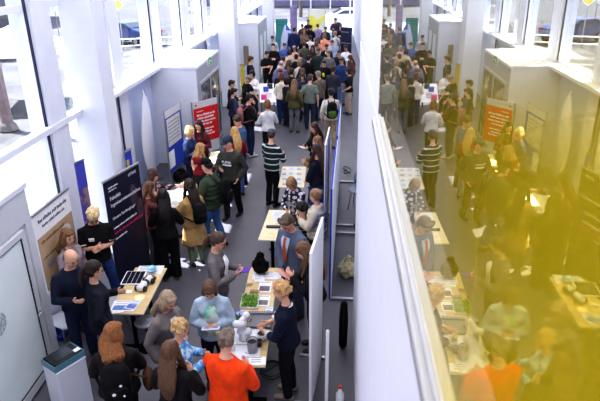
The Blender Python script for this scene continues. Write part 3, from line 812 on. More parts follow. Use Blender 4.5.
# ------------------------------------------------------------------ stands, banners, tables
RX = Matrix.Rotation(PI/2, 3, 'X')
def word_rows(mb, x0, x1, z, h, rnd, y=-.0078, gap=.35):
    """a row of illegible printed words"""
    x = x0
    while x < x1-h:
        L = min(x1-x, h*rnd.uniform(1.5, 5)); n = max(1, int(L/(h*.62)))
        for i in range(n):
            a = x+i*L/n; k = rnd.choice((.72, .72, 1.0)); mb.box((a, y-.001, z), (a+L/n*.7, y+.001, z+h*k))
        x += L+h*gap
def text_block(parent, rows, m, seed, name='lettering'):
    rnd = random.Random(seed); mb = MB()
    for x0, x1, z, h in rows: word_rows(mb, x0, x1, z, h, rnd)
    return mb.obj(name, m, parent)
def stand(name, label, cat, A, B, h, face, base=True, base_col=(.55, .55, .58), th=.012, z0=.08, posts=False, group=None):
    """upright banner from floor point A to B (seen with A at the viewer's left); local x along it, faces local -y"""
    A = V((A[0], A[1], 0)); B = V((B[0], B[1], 0)); d = B-A; c = (A+B)/2
    e = empty(name, c, math.atan2(d.y, d.x)); tag(e, label, cat, group); w = d.length/2
    pn = MB().box((-w, -th/2, z0), (w, th/2, h)).obj('panel', face, e)
    if base:
        MB().box((-w-.02, -.10, 0), (w+.02, .10, z0)).obj('base', plastic(base_col), e, bevel=.01)
        MB().box((-w-.01, -.018, h-.012), (w+.01, .018, h+.016)).obj('top_rail', metal((.7, .7, .72)), e)
        MB().tube([(0, .05, .05), (0, .03, h)], .012, 8).obj('pole', metal((.6, .6, .62)), e)
    if posts:
        for sx in (-1, 1):
            MB().tube([(sx*(w+.02), 0, 0), (sx*(w+.02), 0, h+.03)], .02, 8).obj('post', metal((.7, .7, .73)), e)
            MB().box((sx*(w+.02)-.03, -.22, 0), (sx*(w+.02)+.03, .22, .025)).obj('foot', metal((.6, .6, .62)), e)
    return e, pn, w
Wt = paper((.95, .95, .96)); INK = paper((.25, .25, .32))

# tan map banner by the near lobby
A = V((-4.02, 6.62, 0)); B = V((-3.98, 7.66, 0))
e, pn, w = stand('banner', 'tall white topped banner with a tan map sheet beside the near glass door lobby', 'banner', A, B, 2.02, paper((.93, .93, .95)), base_col=(.12, .16, .5))
mp = MB().box((-w+.02, -.010, .42), (w-.02, -.0062, 1.66)).obj('map_sheet', mat('map_tan', (.73, .62, .50), .8, .16, 3), pn)
MB().box((-w, -.010, .08), (w, -.0062, .40)).obj('blue_strip', paper((.12, .20, .66)), pn)
text_block(pn, [(-w+.12, w-.1, 1.86, .05), (-w+.2, w-.2, 1.77, .04)], INK, 3)
text_block(mp, [(-w+.1, w-.3, 1.55, .045), (-w+.08, -.05, 1.32, .03), (-w+.08, .0, .9, .03)], paper((.42, .34, .28)), 4).location.y = -.0045
MB().ell((.24, -.012, 1.42), (.16, .004, .13), 16, 6).obj('pale_patch', paper((.80, .80, .78)), mp)
MB().ell((-.28, -.012, 1.2), (.10, .004, .07), 14, 6).obj('grey_patch', paper((.60, .56, .56)), mp)
for i, c in enumerate(((.10, .28, .22), (.16, .34, .20), (.12, .22, .24))):
    MB().box((-.08+i*.15, -.014, 1.02+i*.02), (.04+i*.15, -.010, 1.15+i*.02)).obj('photo_print', mat('print', c, .6, .5, 18), mp)

# navy faculty banner
A = at(102.5, 183, 2.08); B = at(138, 163, 2.08)
e, pn, w = stand('banner', 'dark navy banner with white and pink lettering beside the square column', 'banner', A, B, 2.08, mat('navy_print', (.075, .085, .19), .55, .25, 2.2), base_col=(.1, .1, .12))
PK = paper((.88, .10, .42))
def txt(s, size, x, z, m, bold=False): return lettering(s, size, V((x, -.0085, z)), RX, m, pn)
txt('HTWK', .075, w-.32, 1.95, Wt)
text_block(pn, [(-w+.1, -w+.36, 1.93, .028), (-w+.1, -w+.30, 1.885, .022)], Wt, 5)
txt('Fakultät', .088, -w+.1, 1.735, Wt); txt('Ingenieurwissenschaften', .084, -w+.1, 1.62, Wt)
txt('Unsere Studiengänge:', .072, -w+.1, 1.40, Wt)
text_block(pn, [(-w+.1, w-.22, 1.24, .035)], Wt, 6); text_block(pn, [(-w+.1, w-.05, 1.145, .04)], PK, 7); text_block(pn, [(-w+.1, -.06, 1.05, .035)], Wt, 8)
for x, z, r in ((.24, 1.60, .2), (.38, 1.30, .2)):
    MB().ell((x, -.0065, z), (r*.45, .001, r), 16, 6).obj('glow_print', mat('glow', (.33, .26, .33), .6, .4, 6), pn)

# blue poster stand by the wall
A = at(164, 112, 1.84); B = at(181.5, 101, 1.84); A.z = B.z = 0; B = A+(B-A).normalized()*1.0
e, pn, w = stand('poster_stand', 'upright blue panel with a white printed sheet in front of the pale wall', 'poster stand', A, B, 1.84, paper((.13, .25, .68)), base=False, posts=True, z0=.25)
MB().box((-w, -.01, 1.66), (w, -.0062, 1.84)).obj('header', paper((.82, .82, .82)), pn)
sh = MB().box((-w+.06, -.012, .92), (w-.08, -.0065, 1.62)).obj('printed_sheet', mat('sheet_print', (.80, .80, .80), .7, .12, 9), pn)
text_block(sh, [(-w+.12, w-.15, 1.5-i*.09, .03) for i in range(6)], paper((.5, .5, .55)), 9).location.y = -.00455
MB().box((-w+.02, -.012, .36), (-w+.36, -.0065, .80)).obj('white_sheet', Wt, pn)

# feather flag on the wall panels
e = empty('feather_flag', at(147, 178, 0)+V((.26, -.25, 0))); tag(e, 'tall pale blue and white feather flag leaning by the pale wall panels', 'flag')
pts = [V((0, .28-.06*t-.9*max(0, t-.72)**1.3, .25+2.1*t)) for t in [i/12 for i in range(13)]]
mb = MB(); vs = []
for i, p in enumerate(pts):
    t = i/12; wdt = .70*math.sin(PI*(.12+.86*t))**.6
    for j in range(6): vs.append(p+V((.035*math.sin(3*t+j*.8), -wdt*j/5, -.04*j/5)))
mb._add(vs, [(i*6+j, i*6+j+1, i*6+j+7, i*6+j+6) for i in range(12) for j in range(5)])
mb.obj('sail', mat('sail', (.97, .97, .99), .6, .02, 1.2), e, True)
MB().tube([V((0, .29, 0))]+pts, .013, 8).obj('pole', metal((.7, .7, .72)), e); MB().lathe((0, .29, 0), [(.2, 0), (.2, .03), (.03, .06)], 16).obj('base', plastic((.3, .3, .34)), e)

# red sign on a grey stand
A = at(192, 103, 1.76); B = at(216.5, 97, 1.76)
e, pn, w = stand('sign_board', 'red sign with white lettering on a grey stand before the door lobby', 'sign', A, B, 1.76, paper((.80, .80, .81)), base=False, posts=True, z0=.3)
rp = MB().box((-w+.02, -.012, .62), (w-.0, -.0065, 1.58)).obj('red_sheet', mat('red_print', (.82, .10, .09), .6, .06, 3), pn)
q = text_block(rp, [(-w+.12, -w+.36, 1.48, .025)]+[(-w+.12, w-.1-.06*(i % 2), 1.36-i*.088, .055) for i in range(4)]+[(-w+.12, w-.12-.1*(i % 2), 0.96-i*.08, .05) for i in range(3)], Wt, 11); q.location.y = -.006
MB().tube([(-w+.1, -.008, 1.67), (-w+.14, -.008, 1.67)], .018, 8).obj('red_mark', paper((.8, .15, .12)), pn)

# poster stands half hidden by the column
A = V((-4.40, 8.84, 0)); B = V((-4.32, 9.04, 0))
e, pn, w = stand('banner', 'narrow violet blue photo banner between the tan map banner and the column', 'banner', A, B, 2.0, mat('violet_print', (.34, .33, .62), .6, .5, 5, col2=(.62, .48, .5)))
MB().box((-w, -.011, 1.5), (w, -.0062, 2.0)).obj('header', paper((.28, .30, .72)), pn)
BA = at(125, 152, 1.68); BB = at(130.5, 149, 1.68)
e, pn, w = stand('banner', 'slim royal blue banner standing just past the square column', 'banner', (BA.x, BA.y), (BB.x, BB.y), 1.68, paper((.15, .22, .70)))
MB().box((-w, -.011, 1.2), (-w*.2, -.0062, 1.5)).obj('yellow_print', paper((.8, .66, .25)), pn)

# yellow edged roll-up by the far tables
A = V((-3.10, 19.0, 0)); B = V((-2.98, 19.12, 0))
e, pn, w = stand('banner', 'narrow yellow and olive banner seen almost edge on beside the far stall', 'banner', A, B, 1.95, mat('yellow_print', (.72, .64, .25), .6, .2, 3))
# teal banner and blue feather flag near the far end
A = at(275.5, 19, 2.1); B = at(287.5, 19, 2.1)
e, pn, w = stand('banner', 'teal green banner standing near the far end behind the feather flag', 'banner', (A.x, A.y), (B.x, B.y), 2.1, mat('teal_print', (.24, .56, .56), .6, .10, 3))
text_block(pn, [(-w+.1, w-.2, 1.9, .06), (-w+.1, w-.1, 1.75, .06)], paper((.1, .35, .38)), 12)
c = at(281, 40, 1.2)
e = empty('feather_flag', (c.x+.15, c.y, 0)); tag(e, 'blue and white feather flag standing in front of the teal banner', 'flag')
vs = []; mb = MB()
pts = [V((-.22+.10*t+.55*max(0, t-.5)**1.5, 0, .4+1.6*t)) for t in [i/12 for i in range(13)]]
for i, p in enumerate(pts):
    t = i/12; wdt = .62*math.sin(PI*(.06+.9*t))**.7
    for j in range(6): vs.append(p+V((wdt*j/5, .03*math.sin(4*t+j), -.05*j/5)))
mb._add(vs, [(i*6+j, i*6+j+1, i*6+j+7, i*6+j+6) for i in range(12) for j in range(5)])
for k in range(60):
    i, j = divmod(k, 5); mb.mi[k] = 1 if (j >= 3 and i < 9) or (i > 9 and j > 1) else 0
mb.obj('sail', [mat('sail', (.80, .83, .93), .6, .05, 3), paper((.16, .42, .78))], e, True)
MB().tube([V((-.24, 0, 0))]+pts, .014, 8).obj('pole', metal((.5, .5, .55)), e); MB().box((-.5, -.12, 0), (-.15, .12, .05)).obj('base', plastic((.2, .2, .25)), e)
A = at(290, 6, 2.6); B = at(297, 6, 2.6)
e, pn, w = stand('banner', 'mauve grey banner with photo print near the far end glass', 'banner', (A.x, A.y), (B.x, B.y), 2.6, mat('mauve_print', (.55, .50, .66), .6, .35, 3))
# yellow and white sign
A = at(309, 9, 2.2); B = at(325, 9, 2.2)
e, pn, w = stand('sign_board', 'bright yellow and white sign near the far end glass', 'sign', (A.x, A.y), (B.x, B.y), 2.2, paper((.93, .93, .88)), base=False, posts=True, z0=.5)
mb = MB(); mb.prism([V((-w*.6, -.012, .6)), V((w*.2, -.012, .6)), V((w*.35, -.012, 1.15)), V((w, -.012, 1.55)), V((w, -.012, 1.85)), V((-.0, -.012, 1.5)), V((-w*.5, -.012, 1.8)), V((-w, -.012, 1.8)), V((-w, -.012, 1.3))], (0, .005, 0))
mb.obj('yellow_shape', paper((.93, .92, .42)), pn)
# dark board by the far end, gallery side
A = at(341, 27, 2.0); B = at(352, 28, 2.0)
e, pn, w = stand('sign_board', 'dark navy board with pale lines at the gallery side of the far crowd', 'sign', (A.x, A.y), (B.x, B.y), 2.0, paper((.12, .13, .24)))
text_block(pn, [(-w+.05, w-.05, 1.2, .05), (-w+.05, w-.2, 1.75, .05)], paper((.6, .62, .75)), 13)
# poster on the third lobby wall
p1 = on_y(243.5, 48, 25.88); p2 = on_y(249, 60, 25.88)
e = MB().box((p1.x, 25.84, p2.z-.2), (p2.x, 25.868, p1.z+.1)).obj('wall_poster', mat('brown_print', (.62, .55, .48), .7, .2, 3)); tag(e, 'brownish poster on the side wall of the far lobby box', 'poster')

# exit sign above the lobby door
e = empty('exit_sign', on_x(209.5, 61, -3.47)); tag(e, 'small green exit sign above the lobby door', 'sign')
MB().box((-.02, -.21, -.11), (.0, .21, .11)).obj('housing', Wt, e)
MB().box((.0, -.19, -.095), (.006, .19, .095)).obj('green_plate', mat('exit_green', (.10, .52, .30), .5, .04, 4, emit=.25), e)
mb = MB(); mb.prism([V((.007, y, z)) for y, z in ((.02, .012), (.11, .012), (.11, .04), (.165, 0), (.11, -.04), (.11, -.012), (.02, -.012))], (.003, 0, 0))
mb.ell((.008, -.08, .06), (.003, .018, .018), 8, 6); mb.tube([(.008, -.08, .04), (.008, -.085, -.01), (.008, -.13, -.05)], .01, 6); mb.tube([(.008, -.085, -.01), (.008, -.045, -.06)], .01, 6); mb.tube([(.008, -.12, .02), (.008, -.04, .02)], .008, 6)
mb.obj('pictogram', Wt, e)

# ---- tables
WOODT = mat('pale_wood', (.80, .70, .52), .45, .10, 2.5, stretch=(1, 6, 1)); BLK = metal((.08, .08, .09), .5)
def table(label, pix, z, top, name='table', wid=None, legs='posts'):
    pl = [at(x, y, z) for x, y in pix]; a = (pl[0]+pl[1])/2; b = (pl[2]+pl[3])/2
    L = (b-a).length; w = wid or ((pl[1]-pl[0]).length+(pl[3]-pl[2]).length)/2; d = b-a
    c = (a+b)/2; c.z = 0
    e = empty(name, c, math.atan2(d.y, d.x)-PI/2); tag(e, label, 'table')
    MB().box((-w/2, -L/2, z-.025), (w/2, L/2, z)).obj('table_top', top, e, bevel=.006)
    MB().box((-w/2-.002, -L/2-.002, z-.022), (w/2+.002, L/2+.002, z-.006)).obj('edge_band', plastic((.86, .84, .78)), e)
    if legs == 'posts':
        for s in (-1, 1):
            y = s*(L/2-.24); mb = MB(); mb.tube([(0, y, .02), (0, y, z-.03)], .032, 8); l = mb.obj('leg', BLK, e)
            MB().box((-w/2+.02, y-.035, 0), (w/2-.02, y+.035, .03)).obj('foot', BLK, l, bevel=.008)
            MB().box((-w/2+.08, y-.03, z-.05), (w/2-.08, y+.03, z-.026)).obj('bracket', BLK, l)
    else:
        for sx in (-1, 1):
            for sy in (-1, 1): MB().tube([(sx*(w/2-.05), sy*(L/2-.06), 0), (sx*(w/2-.05), sy*(L/2-.06), z-.03)], .018, 8).obj('leg', metal((.55, .55, .58)), e)
    return e
T1 = table('wooden table with a small solar panel and toy robot beside the navy banner', [(109.5, 312), (141.5, 315), (135.5, 266), (167, 269)], .75, WOODT)
T2 = table('pale wooden table behind the long table, with leaflets and a dark strip', [(258, 240), (282, 240), (269, 210), (291, 210)], .75, mat('birch', (.86, .80, .66), .45, .06, 2.5, stretch=(1, 6, 1)))
T3 = table('long wooden table covered with papers, plants and a white robot arm', [(229, 366), (264, 366), (249.5, 267.5), (279.5, 267.5)], .75, WOODT)
T4 = table('table covered with pale leaflets in front of the person in navy jumper and blue skirt', [(279, 187), (303, 187), (284, 166.5), (305, 166.5)], .75, mat('birch', (.86, .80, .66), .45, .06, 2.5, stretch=(1, 6, 1)), wid=.55)
T5 = table('white table with leaflets behind the navy banner', [(150, 207), (184, 207), (164, 184), (192, 184)], .78, plastic((.88, .88, .90)), wid=.62)
T6 = table('small pale table with brochures beside the red sign', [(209, 168), (224, 170), (214, 151), (226, 152)], .85, mat('birch', (.86, .80, .66), .45, .06, 2.5, stretch=(1, 6, 1)), wid=.45)
T7 = table('far white table crowded with giveaways past the doorway', [(261, 103), (275, 101), (262, 84), (272, 83)], .85, plastic((.92, .92, .94)), wid=.55, legs='four')

TH = {}
def sheet(px, py, z, w, h, rz, col, label, name='leaflet', cat='leaflet', group=None, rows=0, pic=None, th=.0007):
    """a printed sheet lying at height z"""
    n = TH.get(z, 0); TH[z] = n+1
    p = at(px, py, z); p.z = z+.0012+(n % 9)*.0009
    e = MB().box((-w/2, -h/2, 0), (w/2, h/2, th)).obj(name, paper(col), None, loc=p); e.rotation_euler = (0, 0, math.radians(rz)); tag(e, label, cat, group)
    if rows:
        mb = MB(); rnd = random.Random(int(px*7+py))
        for i in range(rows):
            y = h*.4-h*.8*i/rows; mb.box((-w*.4, y-.006, th), (w*rnd.uniform(.1, .4), y+.004, th+.0008))
        mb.obj('printed_lines', paper((.4, .42, .5)), e)
    if pic: MB().box((-w*.4, -h*.4, th), (w*.4, h*.05, th+.001)).obj('printed_picture', mat('print', pic, .6, .5, 22), e)
    return e
rnd = random.Random(3)
Z = .75
sheet(246, 343, Z, .40, .62, 0, (.87, .88, .91), 'large white sheet under the robot arm at the near half of the long table')
# table 1
sheet(150, 270, Z, .40, .26, 4, (.86, .86, .88), 'large white sheet under the blue toy ball on the solar panel table', rows=4)
sheet(124, 306, Z, .34, .26, 3, (.90, .90, .93), 'white leaflet with blue print at the near end of the solar panel table', rows=4, pic=(.4, .5, .75))
sheet(118, 311, Z, .16, .11, 20, (.95, .94, .9), 'small cream card at the near corner of the solar panel table')
sheet(133, 305, Z, .16, .22, -12, (.80, .83, .90), 'pale blue leaflet on the near end of the solar panel table', rows=3, pic=(.35, .45, .7))
sheet(128, 292, Z, .12, .09, 10, (.92, .9, .86), 'small white card in the middle of the solar panel table')
p = at(134, 278.5, Z)
e = empty('solar_panel', (p.x, p.y, Z+.002), math.radians(4)); tag(e, 'small dark solar panel in a white frame on the wooden table', 'solar panel')
MB().box((-.155, -.19, .0), (.155, .19, .018)).obj('frame', Wt, e, bevel=.003)
mb = MB()
for i in range(4):
    for j in range(5): mb.box((-.14+i*.071, -.175+j*.071, .018), (-.14+i*.071+.066, -.175+j*.071+.066, .021))
mb.obj('cells', mat('solar_cells', (.10, .10, .17), .25, .2, 8), e)
# toy robot
p = at(147, 285, Z)
e = empty('toy_robot', (p.x, p.y, Z+.002), math.radians(-12)); tag(e, 'white and black toy robot lying along the wooden table beside the solar panel', 'robot')
MB().tube([(0, -.20, .06), (0, -.06, .06)], [.055, .05], 14).obj('body', plastic((.88, .88, .9)), e, True)
MB().tube([(0, -.05, .055), (0, .0, .055)], .048, 14).obj('collar', plastic((.12, .12, .14)), e, True)
MB().tube([(0, .01, .055), (0, .10, .06)], [.05, .055], 14).obj('chest', plastic((.85, .85, .88)), e, True)
MB().tube([(-.06, .11, .05), (.06, .13, .05)], .04, 12).obj('joint', plastic((.42, .26, .2)), e, True)
for sx in (-1, 1):
    for y in (-.17, .06): MB().rings([(V((sx*.055, y, .043)), V((0, .04, 0)), V((0, 0, .04))), (V((sx*.085, y, .043)), V((0, .04, 0)), V((0, 0, .04)))], 14).obj('wheel', plastic((.1, .1, .11)), e)
p = at(152, 269.5, Z+.05); e = empty('toy_ball', (p.x, p.y, Z+.006)); tag(e, 'light blue toy ball at the far end of the solar panel table', 'ball')
MB().ell((0, 0, .055), (.07, .07, .055), 18, 12).obj('ball', plastic((.45, .68, .85)), e, True); MB().tube([(.07*math.cos(t*PI/8), .07*math.sin(t*PI/8), .055) for t in range(16)], .006, 6, close=True).obj('seam', plastic((.9, .9, .92)), e)
# table 2
for i, (x, y, w, h, r) in enumerate(((278, 215, .20, .28, 0), (280, 222, .22, .14, 3), (272, 235.5, .2, .12, -8))):
    sheet(x, y, Z, w, h, r, ((.82, .84, .92), (.86, .86, .90), (.93, .86, .68))[i], ('white leaflet at the far end of the table behind the long table', 'pale sheet lying beside the dark strip on the table behind the long table', 'cream card at the near end of the table behind the long table')[i], rows=2+(i == 0)*2)
p = at(273.5, 227.5, Z); e = MB().box((-.13, -.035, 0), (.13, .035, .03)).obj('tool_case', plastic((.13, .13, .15)), None, bevel=.006, loc=(p.x, p.y, Z+.006)); tag(e, 'flat dark case on the table behind the long table', 'case')
# table 4
for i in range(12):
    sheet(284.5+(i % 3)*7.3, 169+(i//3)*5, Z, .13, .17, rnd.uniform(-9, 9), rnd.choice(((.80, .86, .93), (.90, .90, .92), (.86, .88, .80), (.72, .80, .90))), 'pale leaflet laid out on the table before the person in navy jumper', group='leaflets on the far leaflet table', rows=3, pic=rnd.choice(((.5, .6, .8), (.6, .6, .5), None)))
# table 5
for i in range(7):
    x, y = ((168, 199), (175, 203), (161, 202), (172, 190), (180, 196), (183, 187), (164, 194))[i]
    sheet(x, y, .78, .15, .2, rnd.uniform(-20, 20), rnd.choice(((.90, .88, .84), (.93, .93, .95), (.84, .78, .70))), 'leaflet on the white table behind the navy banner', group='leaflets on the white table', rows=3)
for i in range(6):
    x, y = ((213, 165), (219, 167), (215, 160), (220.5, 161), (217, 155), (222, 156))[i]
    sheet(x, y, .85, .11, .15, rnd.uniform(-15, 15), rnd.choice(((.88, .82, .76), (.94, .94, .95), (.78, .66, .6))), 'brochure on the small table beside the red sign', 'brochure', 'brochure', group='brochures beside the red sign', rows=2)
for i, (x, y, c, nm, lab) in enumerate(((264, 99, (.85, .25, .55), 'gift_bag', 'bright pink gift bag on the far white table'), (269, 97, (.92, .92, .95), 'cardboard_box', 'white box on the far white table next to the pink bag'), (266, 91, (.3, .38, .72), 'cardboard_box', 'blue box in the middle of the far white table'), (270, 88, (.2, .2, .25), 'cardboard_box', 'dark box at the far end of the far white table'))):
    p = at(x, y, .87); e = empty(nm, (p.x, p.y, .856)); tag(e, lab, 'bag' if 'bag' in nm else 'box')
    MB().box((-.09, -.07, 0), (.09, .07, .16)).obj('body', paper(c), e, bevel=.006)
    if 'bag' in nm: MB().tube([(-.05, 0, .155), (-.04, 0, .22), (.04, 0, .22), (.05, 0, .155)], .006, 6).obj('handle', paper(c), e)
    else: MB().box((-.093, -.073, .12), (.093, .073, .163)).obj('lid', paper(tuple(v*.9 for v in c)), e)

# ---- long table T3
def rz(a): return math.radians(a)
sheet(267, 276, Z, .44, .20, 3, (.90, .90, .94), 'wide white sheet lying across the far end of the long table', rows=3)
sheet(259, 278, Z, .16, .22, 12, (.93, .93, .95), 'tilted white leaflet at the far end of the long table', rows=3)
sheet(265, 287, Z, .19, .30, 0, (.92, .92, .95), 'long white leaflet with brown photo strip at the middle of the long table', rows=2, pic=(.42, .35, .38))
sheet(263, 301, Z, .19, .27, 0, (.91, .91, .94), 'white leaflet with dark photo beside the plant tray', rows=2, pic=(.4, .38, .4))
sheet(249, 285, Z, .10, .08, 6, (.60, .48, .36), 'small brown card at the far side of the long table')
sheet(254.5, 292.5, Z, .14, .13, -3, (.66, .52, .34), 'square wood brown card beyond the plant tray', pic=(.45, .33, .2))
sheet(241, 313.5, Z, .13, .10, 15, (.55, .62, .88), 'small blue leaflet in front of the plant tray')
sheet(268.5, 313, Z, .10, .28, -3, (.82, .85, .93), 'pale blue leaflet at the edge of the long table beside the grey case', rows=4)
sheet(257.5, 361, Z, .20, .15, 5, (.94, .94, .95), 'white leaflet at the near end of the long table behind the orange jacket', rows=3)
sheet(246, 357, Z, .12, .16, -18, (.90, .90, .93), 'tilted white leaflet beside the grey cylinder on the long table', rows=2)
def planter(label, px, py, w, h, seed, n, col):
    p = at(px, py, Z); e = empty('plant_tray', (p.x, p.y, Z+.006), rz(2)); tag(e, label, 'plant tray'); r = random.Random(seed)
    mb = MB(); mb.box((-w/2, -h/2, 0), (w/2, h/2, .012))
    for a, b, c, d in ((-w/2, -h/2, w/2, -h/2+.01), (-w/2, h/2-.01, w/2, h/2), (-w/2, -h/2, -w/2+.01, h/2), (w/2-.01, -h/2, w/2, h/2)): mb.box((a, b, .012), (c, d, .03))
    mb.obj('tray', plastic((.85, .86, .85)), e)
    mb = MB()
    for i in range(n):
        c = V((r.uniform(-w*.44, w*.44), r.uniform(-h*.44, h*.44), r.uniform(.018, .05))); a = r.uniform(0, 2*PI); s = r.uniform(.016, .032)
        u = V((math.cos(a), math.sin(a), r.uniform(-.2, .6)))*s; v = V((-math.sin(a), math.cos(a), r.uniform(-.3, .3)))*s*.5
        mb.quad(c-u, c+v, c+u, c-v)
    mb.obj('leaves', mat('salad', col, .5, .5, 30, col2=tuple(v*.5 for v in col)), e)
planter('square tray of bright green leaves on the long table', 250, 302.5, .25, .34, 5, 420, (.45, .66, .16))
planter('small white tray with dark green plants by the robot arm', 239, 321.5, .13, .17, 6, 160, (.22, .34, .2))
# black bag / figure at the far end
p = at(261, 273, Z); e = empty('camera_bag', (p.x, p.y, Z+.006), rz(5)); tag(e, 'bulky black camera bag standing at the far end of the long table', 'bag')
mb = MB(); mb.ell((0, 0, .09), (.125, .095, .09), 16, 10); mb.ell((-.01, .01, .20), (.085, .075, .10), 14, 10); mb.ell((.0, .02, .29), (.06, .055, .06), 12, 8); mb.ell((-.095, -.02, .16), (.045, .045, .07), 10, 8); mb.ell((.09, -.02, .15), (.045, .045, .07), 10, 8)
for v in range(len(mb.v)): mb.v[v] = (mb.v[v][0], mb.v[v][1], max(0, mb.v[v][2]))
o = bpy.data.objects.new('bag_body', remesh(mb, .009, 2, .01, 25)); COL.objects.link(o); o.parent = e; o.data.materials.append(cloth((.045, .045, .05)))
for v in o.data.vertices: v.co.z = max(v.co.z, 0)
MB().tube([(-.05, -.02, .31), (-.04, -.05, .37), (.04, -.05, .37), (.05, -.02, .31)], .011, 8).obj('handle', cloth((.07, .07, .08)), e)
MB().box((-.07, -.10, .05), (.07, -.085, .12)).obj('pocket', cloth((.08, .08, .09)), e, bevel=.008)
# grey tool case
p = at(259.5, 322, Z); e = empty('tool_case', (p.x, p.y, Z+.006), rz(1)); tag(e, 'open grey tool case on the long table beside the robot arm', 'case')
MB().box((-.165, -.16, 0), (.165, .12, .035)).obj('case_body', plastic((.34, .33, .36)), e, bevel=.008)
MB().box((-.17, .12, 0), (.17, .165, .06)).obj('case_lid', plastic((.55, .55, .58)), e, bevel=.006)
mb = MB()
for i in range(9): mb.box((-.15+i*.034, .13, .06), (-.15+i*.034+.012, .155, .064))
mb.obj('vent_slots', BLACK, e)
# white robot arm
p = at(245, 341, Z); e = empty('robot_arm', (p.x, p.y, Z+.006), rz(0)); tag(e, 'white jointed robot arm standing on the long table', 'robot arm')
RW = plastic((.86, .87, .90), .3)
MB().box((-.10, -.09, 0), (.10, .10, .025)).obj('base_plate', RW, e, bevel=.008)
MB().lathe((0, 0, .02), [(.075, 0), (.075, .06), (.06, .09), (.055, .12)], 20).obj('base', RW, e, True)
pts = [V((0, 0, .14)), V((-.06, -.03, .27)), V((.02, .06, .34)), V((.04, .12, .26))]
MB().tube([pts[0]-V((.06, 0, 0)), pts[0]+V((.06, 0, 0))], .055, 16).obj('shoulder_joint', RW, e, True)
MB().tube([pts[0], pts[1]], [.045, .04], 14).obj('lower_link', RW, e, True)
MB().tube([pts[1]-V((.05, 0, 0)), pts[1]+V((.05, 0, 0))], .05, 16).obj('elbow_joint', RW, e, True)
MB().tube([pts[1], pts[2]], [.042, .038], 14).obj('upper_link', RW, e, True)
MB().ell(pts[2], (.052, .052, .048), 14, 10).obj('wrist_joint', RW, e, True)
MB().tube([pts[2], pts[3]], [.036, .03], 12).obj('hand_link', RW, e, True)
for s in (-1, 1): MB().tube([pts[3]+V((s*.012, 0, 0)), pts[3]+V((s*.03, .02, -.03)), pts[3]+V((s*.014, .03, -.07))], .009, 8).obj('gripper_finger', plastic((.3, .3, .32)), e)
MB().rings([(pts[1]+V((.055, 0, 0)), V((0, .032, 0)), V((0, 0, .032))), (pts[1]+V((.062, 0, 0)), V((0, .032, 0)), V((0, 0, .032)))], 16).obj('joint_cap', plastic((.62, .66, .72)), e)
def can(name, label, px, py, r, h, col, inner, rim=None, cat='pot'):
    p = at(px, py, Z); e = empty(name, (p.x, p.y, Z+.006)); tag(e, label, cat)
    MB().lathe((0, 0, 0), [(r*.86, 0), (r, h*.7), (r, h), (r*.88, h), (r*.84, h*.6)], 22).obj('body', plastic(col), e, True)
    MB().lathe((0, 0, 0), [(.0, h*.8), (r*.87, h*.8), (r*.87, h*.82), (0, h*.82)], 18).obj('contents', plastic(inner, .7), e)
    MB().tube([(r*math.cos(t*PI/10), r*math.sin(t*PI/10), h) for t in range(20)], .006, 6, close=True).obj('rim', plastic(rim or col), e)
can('plant_pot', 'round dark pot with white rim beside the robot arm', 262.5, 339, .075, .09, (.88, .88, .9), (.12, .12, .13), (.9, .9, .92))
can('metal_can', 'grey cylinder with dark top at the near end of the long table', 252.5, 351.5, .066, .17, (.62, .62, .66), (.10, .10, .11), (.2, .2, .22), 'can')
can('black_pot', 'small black pot between the grey cylinder and the white rimmed pot', 258.5, 346, .045, .07, (.09, .09, .10), (.05, .05, .05))
can('white_cup', 'small white cup by the base of the robot arm', 232, 350, .04, .08, (.93, .93, .95), (.5, .4, .3), None, 'cup')

# ---- chairs
def shell_chair(label, x, y, face, col=(.68, .69, .72), group=None):
    e = empty('chair', (x, y, 0), -rz(face)); tag(e, label, 'chair', group)
    vs = []; n = 9
    prof = [(.22, .43), (.16, .45), (.0, .435), (-.14, .435), (-.20, .48), (-.225, .60), (-.24, .74), (-.25, .84)]
    mb = MB()
    for i, (y_, z_) in enumerate(prof):
        wd = (.2, .215, .22, .21, .2, .205, .19, .12)[i]
        for j in range(n):
            u = -1+2*j/(n-1); vs.append(V((wd*u, y_+(.05*u*u if i > 4 else 0), z_+(.03*u*u if i < 5 else 0))))
    mb._add(vs[:5*n], [(i*n+j, i*n+j+1, (i+1)*n+j+1, (i+1)*n+j) for i in range(4) for j in range(n-1)])
    o = mb.obj('seat', plastic(col), e, True); o.modifiers.new('s', 'SOLIDIFY').thickness = .012
    mb = MB(); mb._add(vs[4*n:], [(i*n+j, i*n+j+1, (i+1)*n+j+1, (i+1)*n+j) for i in range(3) for j in range(n-1)])
    o = mb.obj('backrest', plastic(col), e, True); o.modifiers.new('s', 'SOLIDIFY').thickness = .012
    for sx in (-1, 1):
        for ya, yb in ((.12, .2), (-.12, -.22)): MB().tube([(sx*.15, ya, .425), (sx*.2, yb, 0)], .012, 8).obj('leg', metal((.6, .6, .63)), e)
    return e
c1 = at(121, 292, .6); shell_chair('light grey shell chair between the person with crossed arms and the table', c1.x-.14, c1.y+.02, 75)
c1 = at(146, 321, .46); e = empty('stool', (c1.x, c1.y, 0)); tag(e, 'round grey stool half under the near end of the solar panel table', 'stool')
MB().lathe((0, 0, 0), [(.05, .41), (.15, .43), (.17, .455), (.16, .47), (.0, .462)], 22).obj('seat', plastic((.55, .55, .58)), e, True)
MB().tube([(0, 0, .03), (0, 0, .42)], .028, 10).obj('leg', BLK, e); MB().lathe((0, 0, 0), [(.16, 0), (.16, .015), (.03, .035)], 20).obj('base', BLK, e)
c1 = at(58, 331, .45); shell_chair('pale grey shell chair in front of the blue strip of the map banner', c1.x-.02, c1.y+.30, 120, (.74, .75, .80))
c1 = at(346, 182, .5); shell_chair('grey blue chair behind the blue edged display panels', c1.x+.30, c1.y-.3, 200, (.55, .58, .66))
